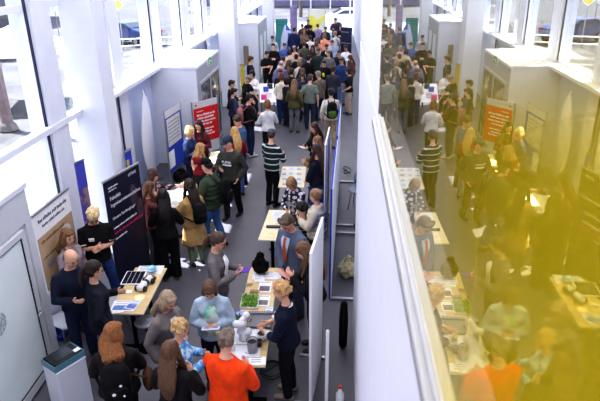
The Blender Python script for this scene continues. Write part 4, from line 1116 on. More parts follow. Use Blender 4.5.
# stool for the seated person
# plinth with tray
pc = at(63, 356, .9); e = empty('plinth', (pc.x, pc.y, 0), rz(-32)); tag(e, 'white box plinth in front of the near glass door', 'plinth')
MB().box((-.15, -.19, 0), (.15, .19, .82)).obj('body', WHITE, e, bevel=.01); MB().box((-.155, -.195, .82), (.155, .195, .835)).obj('top', WHITE, e)
e = empty('storage_tray', (pc.x, pc.y, .84), rz(-32)); e.scale = (.66, .66, .8); tag(e, 'translucent teal tray with a black case inside on the white plinth', 'tray')
mb = MB(); mb.box((-.21, -.30, 0), (.21, .30, .012))
for a, b, c, d in ((-.21, -.30, .21, -.285), (-.21, .285, .21, .30), (-.21, -.285, -.195, .285), (.195, -.285, .21, .285)): mb.box((a, b, .012), (c, d, .10))
mb.obj('tub', mat('teal_plastic', (.36, .52, .59), .25, .06, 5), e)
e2 = empty('black_case', (pc.x, pc.y, .854), rz(-32)); e2.scale = (.66, .66, .8); tag(e2, 'open black case lying in the teal tray', 'case')
MB().box((-.185, -.27, 0), (.185, .27, .10)).obj('case_body', plastic((.06, .06, .07)), e2, bevel=.01)
MB().box((-.15, -.2, .10), (.12, .16, .106)).obj('inlay', plastic((.11, .13, .16), .2), e2); MB().box((.08, .15, .10), (.16, .26, .115)).obj('white_tag', Wt, e2)

# ---- display panels seen edge-on behind the long table
PANW = mat('panel_white', (.90, .90, .91), .6, .03, 3)
e, pn, w = stand('display_panel', 'white display panel seen nearly edge on beside the person with white cuffs', 'display panel', (-.20, 5.46), (-.085, 6.43), 2.2, PANW, base=False, posts=False, th=.03, z0=.0)
MB().box((-w, -.06, 0), (-w+.05, .22, .03)).obj('foot', metal((.6, .6, .63)), e); MB().box((w-.05, -.06, 0), (w, .3, .03)).obj('foot', metal((.6, .6, .63)), e)
e, pn, w = stand('display_panel', 'white pointed panel edge beside the person in the beige puffer jacket', 'display panel', (-.10, 10.05), (-.03, 11.3), 2.0, PANW, base=False, th=.025, z0=.05)
for sx in (-1, 1): MB().box((sx*w-.03, -.03, 0), (sx*w+.03, .03, .05)).obj('foot', metal((.6, .6, .63)), e)
for A, B, lab in (((.035, 7.85), (.125, 10.4), 'nearer royal blue panel edge with white border between the white panel and the gallery wall'), ((.135, 10.65), (.225, 13.3), 'tall royal blue and white panel edge behind the white pointed panel')):
    e, pn, w = stand('display_panel', lab, 'display panel', A, B, 2.0, paper((.88, .89, .92)), base=False, th=.03, z0=.05)
    MB().box((-w-.004, -.006, .05), (w+.004, .022, 2.004)).obj('blue_edge', paper((.13, .21, .64)), pn)
    for sx in (-1, 1): MB().box((sx*(w-.06)-.03, -.42, 0), (sx*(w-.06)+.03, .0, .04)).obj('foot', metal((.62, .62, .65)), e)
e = empty('post', (.005, 5.42, 0)); tag(e, 'round white post standing free beside the white display panel', 'post')
MB().tube([(0, 0, .02), (0, 0, 1.2)], .021, 12).obj('pole', plastic((.92, .92, .95)), e); MB().lathe((0, 0, 0), [(.13, 0), (.13, .015), (.03, .03)], 20).obj('base', plastic((.2, .2, .22)), e)
# things stowed behind the panels
p = at(346, 268, .15); e = empty('cloth_bag', (p.x+.03, p.y, 0), rz(20)); tag(e, 'crumpled beige cloth bag behind the display panels', 'bag')
mb = MB(); mb.ell((0, 0, .14), (.16, .2, .15), 14, 10); mb.ell((.05, .1, .22), (.09, .1, .1), 12, 8); mb.ell((-.06, -.1, .2), (.09, .08, .09), 12, 8)
o = bpy.data.objects.new('bag_body', remesh(mb, .014, 1, .05, 14)); COL.objects.link(o); o.parent = e; o.data.materials.append(cloth((.72, .68, .56)))
for v in o.data.vertices: v.co.z = max(v.co.z, 0)
MB().tube([(-.08, 0, .25), (-.04, -.02, .36), (.05, -.02, .36), (.09, 0, .26)], .014, 8).obj('handle', cloth((.6, .56, .46)), e)
p = at(346, 222, .3); e = empty('coat_pile', (p.x+.36, p.y, 0), rz(-10)); tag(e, 'brown and black coat heaped behind the blue panel edge', 'coat')
mb = MB(); mb.ell((0, 0, .2), (.18, .24, .22), 14, 10); mb.ell((0, .15, .35), (.12, .12, .12), 12, 8)
o = bpy.data.objects.new('coat_body', remesh(mb, .014, 1, .06, 11)); COL.objects.link(o); o.parent = e; o.data.materials.append(mat('coat_cloth', (.36, .28, .20), .9, .3, 9, .4, col2=(.07, .06, .06)))
for v in o.data.vertices: v.co.z = max(v.co.z, 0)
MB().tube([(-.1, -.2, .28), (0, -.23, .33), (.1, -.19, .28)], .03, 8).obj('collar', cloth((.1, .09, .09)), e)
p = at(349, 350, 0); e = empty('rucksack', (p.x-.09, p.y+.05, 0)); tag(e, 'slim black rucksack standing against the gallery wall', 'bag')
MB().tube([(0, 0, .05), (0, 0, .5), (0, .02, .75)], [.06, .065, .05], 12).obj('pack', cloth((.06, .06, .07)), e, True); MB().tube([(0, -.06, .6), (0, -.10, .4), (0, -.06, .2)], .014, 8).obj('strap', cloth((.1, .1, .11)), e)
for i, (px, py) in enumerate(((340, 394), )):
    p = at(px, py, .2); e = empty('paper_cup', (p.x, p.y, 0)); tag(e, 'white and red bottle on the floor behind the white panel', 'bottle')
    MB().lathe((0, 0, 0), [(.05, 0), (.05, .2), (.02, .26), (.02, .3)], 16).obj('body', plastic((.92, .92, .94)), e, True); MB().lathe((0, 0, .3), [(.024, 0), (.024, .03), (.0, .031)], 12).obj('cap', plastic((.8, .15, .15)), e)
def cable(label, pts, r=.010, col=(.06, .06, .07)):
    o = MB().tube([V(p) for p in pts], r, 6).obj('cable', plastic(col)); tag(o, label, 'cable'); return o
c = at(272, 372, 0)
cable('black power cable coiled on the floor under the long table', [(c.x+.17*math.cos(t*.5)*(1-t*.008), c.y+.2*math.sin(t*.5)*(1-t*.008), .012+.0022*t) for t in range(34)]+[(c.x+.25, c.y+.3, .02), (c.x+.1, c.y+.7, .015)])
c = at(143, 259, 0)
cable('tangled dark cables on the floor by the foot of the navy banner', [(c.x+.1*math.cos(t*.7)+.004*t, c.y+.1*math.sin(t*.6)+.005*t, .012+.002*t) for t in range(30)])
c = at(347, 170, 0)
cable('black cable looped over the floor behind the blue panel edge', [(c.x+.1*math.cos(t*.6), c.y+.25*math.sin(t*.45)-.01*t, .012+.003*t) for t in range(30)])
c = at(197, 187, .2)
for i, (px, py, lab) in enumerate(((180, 174, 'black rucksack on the floor under the blue poster stand'), (186, 181, 'second black bag lying beside the rucksack under the poster stand'))):
    p = at(px, py, .2); e = empty('rucksack', (p.x, p.y, 0), i); tag(e, lab, 'bag')
    mb = MB(); mb.ell((0, 0, .14), (.2, .16, .15), 14, 10); mb.ell((.05, .03, .26), (.1, .1, .1), 12, 8)
    o = bpy.data.objects.new('pack', remesh(mb, .016, 1, .03, 9)); COL.objects.link(o); o.parent = e; o.data.materials.append(cloth((.05, .05, .06)))
    for v in o.data.vertices: v.co.z = max(v.co.z, 0)
    MB().tube([(-.08, 0, .28), (0, 0, .36), (.09, 0, .3)], .014, 8).obj('strap', cloth((.09, .09, .10)), e)
# ------------------------------------------------------------------ the people near the camera
BLK_T = (.085, .085, .10); NAVY = (.10, .12, .21); JEAN = (.20, .29, .47); DJEAN = (.13, .17, .28); WHT = (.90, .90, .92)
BLOND = (.80, .66, .44); BRN = (.30, .21, .15); DBRN = (.17, .12, .10); BLKH = (.07, .06, .06); GREYH = (.50, .46, .43); GING = (.62, .38, .20); LBRN = (.48, .36, .25)
person('p1', (72, 229), 'person in mauve grey top standing against the tan map banner', facing=110, h=1.68, arms=('down', 'front'), turn=-10, nod=12, top=('sweater', (.56, .50, .53)), bottom=('trousers', (.3, .3, .36)), hair=('mid', (.46, .32, .20)), lod=2)
person('p2', (73, 251), 'person in dark navy pullover between the mauve top and the dark blazer', facing=140, h=1.78, sex='m', nod=22, turn=18, arms=('down', 'hold'), top=('sweater', (.11, .13, .21)), bottom=('trousers', DJEAN), hair=('balding', (.42, .36, .31)), lod=2)
person('p3', (92, 260), 'person in long dark blazer, back turned, facing the solar panel table', facing=52, h=1.72, nod=10, turn=-10, arms=('hold', 'down'), top=('blazer', (.12, .13, .18)), bottom=('slim', (.25, .36, .58)), hair=('ponytail', DBRN), lod=2, glasses=True)
person('p4', (97, 209), 'person in black T-shirt with white sleeve trims and folded arms beside the navy banner', facing=150, h=1.82, sex='m', nod=32, turn=0, lean=2, arms=('cross', 'crossb'), top=('tee', BLK_T), bottom=('trousers', (.17, .25, .45)), hair=('messy', (.86, .76, .58)), lod=2, glasses=True, legs='wide')
person('p5', (113, 322), 'person in black jacket with black backpack, back turned, by the white plinth', facing=-20, h=1.68, nod=12, turn=-42, arms=('hold', 'hold'), top=('jacket', (.13, .115, .125)), bottom=('trousers', BLK_T), hair=('mid', (.54, .34, .19)), lod=2, build=1.12)
person('p6', (175.5, 294), 'person in grey brown jacket looking down, next to the light blue jacket', facing=120, h=1.66, nod=26, arms=('near', 'down'), top=('jacket', (.47, .44, .44)), bottom=('trousers', (.24, .24, .28)), hair=('mid', (.60, .52, .44)), lod=2, tone=1)
person('p7', (181, 319), 'short person in bright blue patterned jacket behind the long dark coat', facing=75, h=1.52, nod=18, turn=20, arms=('hold', 'hold'), top=('jacket', (.30, .55, .80)), topmat=cloth((.34, .60, .85), (.75, .85, .92), 'noise', 14), bottom=('trousers', DJEAN), hair=('curlybob', (.72, .60, .42)), lod=2)
person('p8', (177, 338), 'person in black top, back turned, between the backpack wearer and the orange jacket', facing=8, h=1.68, nod=8, turn=-8, arms=('hold', 'hold'), top=('sweater', (.10, .095, .115)), bottom=('trousers', BLK_T), hair=('long', (.36, .25, .17)), lod=2)
person('p9', (207.5, 286), 'person in light blue jacket over a white and mint top, looking down at a tablet', facing=172, h=1.68, nod=34, lean=4, arms=('near', 'near'), top=('jacket', (.66, .73, .80)), bottom=('trousers', (.12, .13, .18)), hair=('bob', (.36, .26, .19)), lod=2, build=1.02)
person('p10', (220, 331), 'person in bright orange jacket, back turned, at the near end of the long table', facing=18, h=1.72, nod=16, turn=8, arms=('table', 'hold'), top=('jacket', (.90, .27, .08)), bottom=('trousers', (.22, .24, .30)), hair=('messy', (.48, .42, .38)), lod=2, build=1.14, sex='m')
person('p11', (221, 233), 'person in grey blazer over white blouse, holding a purple leaflet', facing=95, h=1.74, nod=22, arms=('hold', 'hold'), top=('blazer', (.42, .40, .41)), bottom=('trousers', (.22, .22, .26)), hair=('ponytail', (.30, .22, .18)), lod=2, glasses=True)
person('p12', (284, 217), 'person in grey suit with orange striped tie behind the long table', facing=218, h=1.84, sex='m', nod=30, lean=4, arms=('down', 'front'), top=('blazer', (.36, .39, .47)), bottom=('trousers', (.24, .26, .33)), hair=('short', (.36, .29, .24)), lod=2, build=1.06, tone=1)
person('p13', (299, 248), 'person in black jumper holding a pink card, between the grey suit and the white cuffs', facing=262, h=1.76, nod=32, lean=6, arms=('high', 'hold'), top=('sweater', (.08, .085, .11)), bottom=('trousers', BLK_T), hair=('long', (.42, .30, .21)), lod=2)
person('p14', (289, 286), 'person in navy jumper with white cuffs and collar at the edge of the long table', facing=282, h=1.68, nod=16, lean=3, arms=(((.07, .27, 1.0), (.8, -.5, -.4)), ((.13, .30, 1.02), (.8, -.5, -.3))), top=('threequarter', (.095, .115, .20)), bottom=('trousers', (.075, .08, .10)), hair=('curlybob', (.74, .58, .40)), shoes=(.55, .5, .48), lod=2)
person('p15', (314, 189), 'person in beige puffer jacket standing beside the white pointed panel', facing=284, h=1.64, nod=14, arms=('hold', 'down'), top=('puffer', (.76, .72, .66)), bottom=('trousers', BLK_T), hair=('bun', (.60, .46, .34)), lod=1, face=True)
person('r5', (295, 201), 'seated person in dark and olive striped jumper next to the beige puffer jacket', facing=320, h=1.72, legs='sit', nod=14, arms=('hold', 'hold'), top=('sweater', (.2, .2, .2)), topmat=mat('striped_knit', (.16, .15, .14), .85, .1, 4.2, .1, col2=(.62, .58, .40), kind='stripes'), bottom=('trousers', (.15, .15, .18)), hair=('curly', (.09, .07, .06)), lod=1)
person('r4', (289, 180), 'person in dark floral blouse bending over the table behind the long table', facing=205, h=1.66, lean=22, nod=18, arms=('table', 'hold'), top=('shirt', (.2, .2, .3)), topmat=mat('floral', (.12, .13, .22), .8, .2, 14, .1, col2=(.84, .80, .84), kind='voronoi'), bottom=('trousers', (.15, .16, .24)), hair=('bob', (.58, .44, .30)), lod=1, face=True, xy=None)
person('r3', (316, 144), 'person in navy jumper and royal blue skirt at the leaflet table', facing=300, h=1.72, nod=12, arms=('front', 'front'), top=('sweater', (.10, .11, .18)), bottom=('skirt', (.16, .23, .46)), hair=('long', (.22, .14, .11)), lod=1)
person('r2', (316.5, 136), 'person in tan brown jacket half hidden behind the navy jumper', facing=275, h=1.70, nod=12, arms=('hold', 'hold'), top=('jacket', (.46, .38, .28)), bottom=('trousers', DJEAN), hair=('long', (.50, .38, .26)), lod=1)
person('r1', (313, 123), 'person in black top holding a white leaflet, third in the row at the leaflet table', facing=235, h=1.68, nod=22, arms=('hold', 'hold'), top=('sweater', BLK_T), bottom=('trousers', DJEAN), hair=('long', (.30, .19, .14)), lod=1, face=True)
person('m11', (274, 130), 'person in dark green jumper with white stripes and a grey cap', facing=35, h=1.78, sex='m', nod=18, turn=25, arms=('hold', 'hold'), top=('sweater', (.1, .16, .17)), topmat=mat('striped_green', (.07, .14, .16), .85, .1, 2.5, .1, col2=(.78, .82, .80), kind='stripes'), bottom=('trousers', BLK_T), hair=('cap', BRN), cap=('cap', (.34, .36, .40)), lod=1, legs='stand')
person('m5', (227, 137), 'person in charcoal hoodie with white logo and dark cap', facing=196, h=1.82, sex='m', nod=14, turn=-20, arms=('pocket', 'hold'), top=('jacket', (.235, .235, .22)), bottom=('trousers', BLK_T), hair=('cap', DBRN), cap=('cap', (.20, .24, .32)), lod=1, face=True, legs='stride', build=1.06)
person('m4', (205, 159), 'person in dark green puffer jacket and blue jeans with black beanie', facing=285, h=1.80, sex='m', nod=16, arms=('hold', 'hold'), top=('puffer', (.25, .30, .24)), bottom=('trousers', (.27, .40, .60)), hair=('cap', BLKH), cap=('beanie', (.07, .07, .08)), lod=1, legs='stride2', face=True)
person('coat', (184, 180), 'person in tan trench coat with sage trousers next to the all black outfit', facing=315, h=1.68, nod=12, arms=('hold', 'hold'), top=('coat', (.73, .59, .39)), bottom=('slim', (.47, .53, .42)), hair=('halfup', (.16, .10, .08)), shoes=(.12, .14, .15), lod=1)
person('black', (166.5, 187), 'person dressed all in black with wide trousers, back turned, at the white table', facing=345, h=1.70, nod=10, arms=('hold', 'hold'), top=('sweater', (.085, .08, .09)), bottom=('wide', (.07, .065, .075)), hair=('long', (.10, .07, .07)), shoes=(.35, .3, .26), lod=1)
person('burg', (146, 184), 'person in burgundy jumper with a hand on the cheek beside the navy banner', facing=60, h=1.66, nod=16, arms=('hold', 'cheek'), top=('sweater', (.40, .22, .23)), bottom=('trousers', BLK_T), hair=('long', (.36, .23, .16)), lod=1)
person('reach', (154, 169), 'person in rust and black patterned top reaching across the white table', facing=100, h=1.66, nod=18, lean=10, arms=('reach', 'hold'), top=('threequarter', (.4, .2, .2)), topmat=mat('floral2', (.16, .13, .16), .8, .2, 12, .1, col2=(.72, .60, .58), kind='voronoi'), bottom=('trousers', BLK_T), hair=('bob', (.24, .15, .11)), lod=1)
person('scarf', (194.5, 157), 'person in dark red headscarf and black clothes at the white table', facing=255, h=1.66, nod=14, arms=('hold', 'hold'), top=('coat', (.095, .08, .09)), bottom=('wide', (.12, .13, .22)), hair=('scarf', (.2, .1, .1)) if False else None, shoes=(.75, .75, .78), lod=1, face=True)
person('longb', (201, 143), 'person in dark red top turned to the small table of brochures', facing=50, h=1.66, nod=14, arms=('hold', 'hold'), top=('sweater', (.36, .10, .13)), bottom=('trousers', NAVY), hair=('long', (.70, .54, .34)), lod=1)
person('m1', (191.5, 125), 'person in navy jacket standing beside the blue poster stand', facing=110, h=1.70, nod=14, arms=('front', 'hold'), top=('jacket', (.13, .18, .32)), bottom=('trousers', NAVY), hair=('bob', (.84, .72, .52)), lod=1, face=True)
person('m2', (209.5, 121), 'person in maroon blouse standing in front of the red sign', facing=185, h=1.68, nod=22, arms=('hold', 'hold'), top=('sweater', (.33, .12, .15)), bottom=('trousers', BLK_T), hair=('long', (.13, .07, .07)), lod=1, face=True)
person('m6', (231.5, 127), 'person in bright red jumper between the charcoal hoodie and the denim jacket', facing=330, h=1.68, nod=14, arms=('hold', 'hold'), top=('sweater', (.62, .12, .13)), bottom=('trousers', (.3, .4, .6)), hair=('long', (.78, .62, .40)), lod=1)
person('m7', (236, 116), 'person in blue denim jacket beside the bright red jumper', facing=232, h=1.76, sex='m', nod=20, arms=('hold', 'hold'), top=('jacket', (.24, .33, .46)), bottom=('trousers', DJEAN), hair=('messy', (.26, .18, .14)), lod=1, face=True)
person('m8', (255.5, 94), 'person in black top and jeans with a dusty pink backpack', facing=60, h=1.80, sex='m', nod=16, arms=('hold', 'hold'), top=('sweater', (.10, .10, .12)), bottom=('trousers', (.13, .18, .30)), hair=('short', (.12, .09, .08)), lod=1, shoes=(.75, .75, .78))
person('m9', (262, 98.5), 'person in white blouse and black trousers, back turned, beside the pink backpack', facing=345, h=1.70, nod=14, arms=('hold', 'hold'), top=('sweater', (.86, .85, .86)), bottom=('trousers', BLK_T), hair=('long', (.50, .34, .22)), lod=1, legs='stride', shoes=(.8, .8, .8)) if False else \
person('m9', (262, 98.5), 'person in white blouse and black trousers, back turned, beside the pink backpack', facing=345, h=1.70, nod=14, arms=('hold', 'hold'), top=('sweater', (.86, .85, .86)), bottom=('trousers', BLK_T), hair=('bob', (.50, .34, .22)), lod=1, legs='stride', shoes=(.8, .8, .8))
person('bp', (331, 88), 'person in cream shirt with a black and lime backpack, walking away near the gallery wall', facing=352, h=1.76, sex='m', nod=8, arms=('down', 'hold'), top=('shirt', (.80, .77, .74)), bottom=('trousers', (.62, .54, .44)), hair=('short', BLKH), lod=1, legs='stride2')
backpack('p5', 'black backpack with small white badges worn by the person in black jacket', (.075, .075, .085), w=.16, hgt=.48, go=.042)
e_, P_ = worn_by['p5'][0], persons['p5'][1]
for x_, z_, r_ in ((.05, 1.22, .016), (-.03, 1.12, .02), (.07, 1.08, .013)):
    yb = -(P_.TZ(1.15)[1]+.064+.17+.012+.045); MB().ell((x_, yb, z_), (r_, .006, r_), 10, 6).obj('badge', paper((.92, .92, .94)), e_)
backpack('m4', 'black backpack worn over the dark green puffer jacket', (.07, .07, .08), go=.068)
backpack('coat', 'black backpack worn over the tan trench coat', (.085, .08, .095), w=.13, hgt=.40, go=.042)
backpack('m8', 'dusty pink backpack worn with the black top and jeans', (.62, .40, .42), w=.14, hgt=.42, go=.032)
backpack('bp', 'black backpack with a lime stripe worn over the cream shirt', (.07, .075, .08), (.30, .42, .16), w=.15, hgt=.46, go=.032)

# head scarf
root, P, k, R, loc = persons['scarf']
mb = MB(); mb.ell((0, -.022, 1.625), (.093, .108, .115), 14, 10); mb.ell((0, -.01, 1.50), (.085, .085, .08), 14, 10); tr(mb, P.HM(), 0)
mb.tube([P.L(V((0, -.01, 1.46))), P.L(V((0, .0, 1.38)))], [.10, .15], 14, flat=.8)
o = bpy.data.objects.new('headscarf', remesh(mb, .013, 3, .012, 14, .6)); COL.objects.link(o); o.parent = root; o.data.materials.append(cloth((.48, .10, .14)))

# details on clothing
OFF = .066
front_patch('p9', 'white_top', mat('mint_top', (.88, .92, .90), .85, .05, 5, col2=(.45, .80, .66)), [(.86, -.09, .09), (1.0, -.09, .09), (1.1, -.09, .09), (1.2, -.09, .09), (1.29, -.075, .075), (1.355, -.045, .045)], .052)
front_patch('p11', 'white_blouse', cloth(WHT), [(.93, -.06, .06), (1.05, -.085, .085), (1.15, -.09, .09), (1.24, -.085, .085), (1.31, -.065, .065), (1.365, -.04, .04)], .046)
front_patch('p12', 'blue_shirt', cloth((.70, .77, .86)), [(1.04, -.008, .008), (1.16, -.04, .04), (1.26, -.066, .066), (1.33, -.075, .075), (1.385, -.062, .062)], .046)
front_patch('p12', 'tie', mat('tie', (.80, .32, .14), .6, .1, 10, 0, col2=(.12, .10, .16), kind='stripes'), [(1.0, -.012, .012), (1.06, -.034, .034), (1.2, -.028, .028), (1.34, -.02, .02), (1.385, -.026, .026)], .056)
front_patch('p6', 'light_blouse', cloth((.82, .80, .80)), [(1.02, -.02, .02), (1.14, -.05, .05), (1.24, -.07, .07), (1.31, -.065, .065), (1.365, -.04, .04)], .052)
front_patch('p4', 'name_badge', paper((.93, .93, .95)), [(1.22, .04, .115), (1.25, .04, .115), (1.275, .04, .115)], .042)
for s_ in (-1, 1):
    root, P, k, R, loc = persons['p4']; sd, S, E, W = P.arm[0 if s_ < 0 else 1]
    MB().tube([S.lerp(E, .68), S.lerp(E, .74)], .068, 12, round_=False).obj('sleeve_trim', cloth(WHT), root, True)
    root, P, k, R, loc = persons['p14']; sd, S, E, W = P.arm[0 if s_ < 0 else 1]
    MB().tube([E.lerp(W, .58), E.lerp(W, .70)], .060, 12, round_=False).obj('white_cuff', cloth(WHT), root, True)
root, P, k, R, loc = persons['p14']; n = P.L(V((0, -.006, 1.395)))
MB().tube([n+V((.082*math.cos(t*PI/8), .075*math.sin(t*PI/8), -.02*math.sin(t*PI/8))) for t in range(16)], .013, 8, close=True).obj('white_collar', cloth(WHT), root, True)
front_patch('p14', 'white_emblem', paper((.93, .93, .95)), [(1.19, .05, .075), (1.21, .035, .09), (1.235, .03, .07), (1.26, .035, .06)], .044)
front_patch('m5', 'logo_print', paper((.92, .92, .94)), [(1.165, -.09, .10), (1.20, -.095, .10)], .058)
root, P, k, R, loc = persons['m5']
cu = bpy.data.curves.new('lettering', 'FONT'); cu.body = 'PUMA'; cu.size = .075; cu.align_x = 'CENTER'; cu.extrude = .001
o = text_mesh(cu, paper((.93, .93, .95))); o.parent = root
a = P.surf(1.235, .07, .062); b = P.surf(1.235, -.07, .062); u = (b-a).normalized(); up = (P.surf(1.30, 0, .062)-P.surf(1.2, 0, .062)).normalized(); nn = u.cross(up)
# reads correctly from the front: local x runs toward the wearer's other side
M = Matrix(((u.x, up.x, nn.x, 0), (u.y, up.y, nn.y, 0), (u.z, up.z, nn.z, 0), (0, 0, 0, 1))); M.translation = P.surf(1.225, 0, .066); o.matrix_basis = M

# things held
def held(key, name, label, cat, w, h, col, dz=.0, tilt=35, side=0, fwd=.05, pic=None):
    e, P = worn(key, name, label, cat)
    a = hand_mid(key, -1); b = hand_mid(key, 1); m = (a+b)/2 if side == 0 else (a if side < 0 else b)
    M = Matrix.Translation(m+V((0, fwd, dz)))@Matrix.Rotation(math.radians(tilt), 4, 'X')
    MB().box((-w/2, -h/2, -.003), (w/2, h/2, .004), M).obj('card', paper(col) if isinstance(col, tuple) else col, e)
    if pic: MB().box((-w*.4, -h*.38, .004), (w*.4, h*.2, .0055), M).obj('printed_picture', mat('print', pic, .6, .5, 22), e)
    return e
held('p9', 'tablet', 'white tablet held by the person in the light blue jacket', 'tablet', .22, .15, (.80, .84, .90), .02, 20, pic=(.5, .55, .7))
held('p11', 'folder', 'purple leaflet held by the person in the grey blazer', 'leaflet', .15, .19, (.36, .20, .62), .02, 15)
held('p13', 'card', 'pink card held by the person in the black jumper', 'card', .14, .20, (.90, .66, .62), .03, 40)
held('r1', 'leaflet', 'white leaflet held by the person in black top at the leaflet table', 'leaflet', .20, .15, (.92, .92, .94), .02, 15)
e = empty('stool', local_to_world('r5', (0, .02, 0))*1.0); e.location.z = 0; worn_by.setdefault('r5', []).append(e); tag(e, 'small black stool under the person in the striped jumper', 'stool')
MB().lathe((0, 0, 0), [(.15, .28), (.16, .295), (.16, .315), (.15, .325)], 20).obj('seat', plastic((.1, .1, .11)), e)
for i in range(4): MB().tube([(.1*math.cos(i*PI/2+.7), .1*math.sin(i*PI/2+.7), .285), (.16*math.cos(i*PI/2+.7), .16*math.sin(i*PI/2+.7), 0)], .012, 8).obj('leg', metal((.3, .3, .32)), e)
# brown shoulder bag of the person in black jacket
e, P = worn('p5', 'shoulder_bag', 'brown shoulder bag hanging at the hip of the person in black jacket', 'bag')
rx = P.TZ(.95)[0]
mb = MB(); mb.ell((rx+.14, .02, .90), (.07, .16, .13), 14, 10); mb.obj('bag_body', cloth((.30, .20, .14)), e, True)
MB().tube([V((rx+.13, -.08, 1.0)), P.surf(1.2, .10, .085, True), P.L(V((.07, -.03, 1.50))), P.surf(1.25, .13, .08), V((rx+.13, .12, 1.0))], .014, 8, flat=.5).obj('strap', cloth((.42, .28, .18)), e)

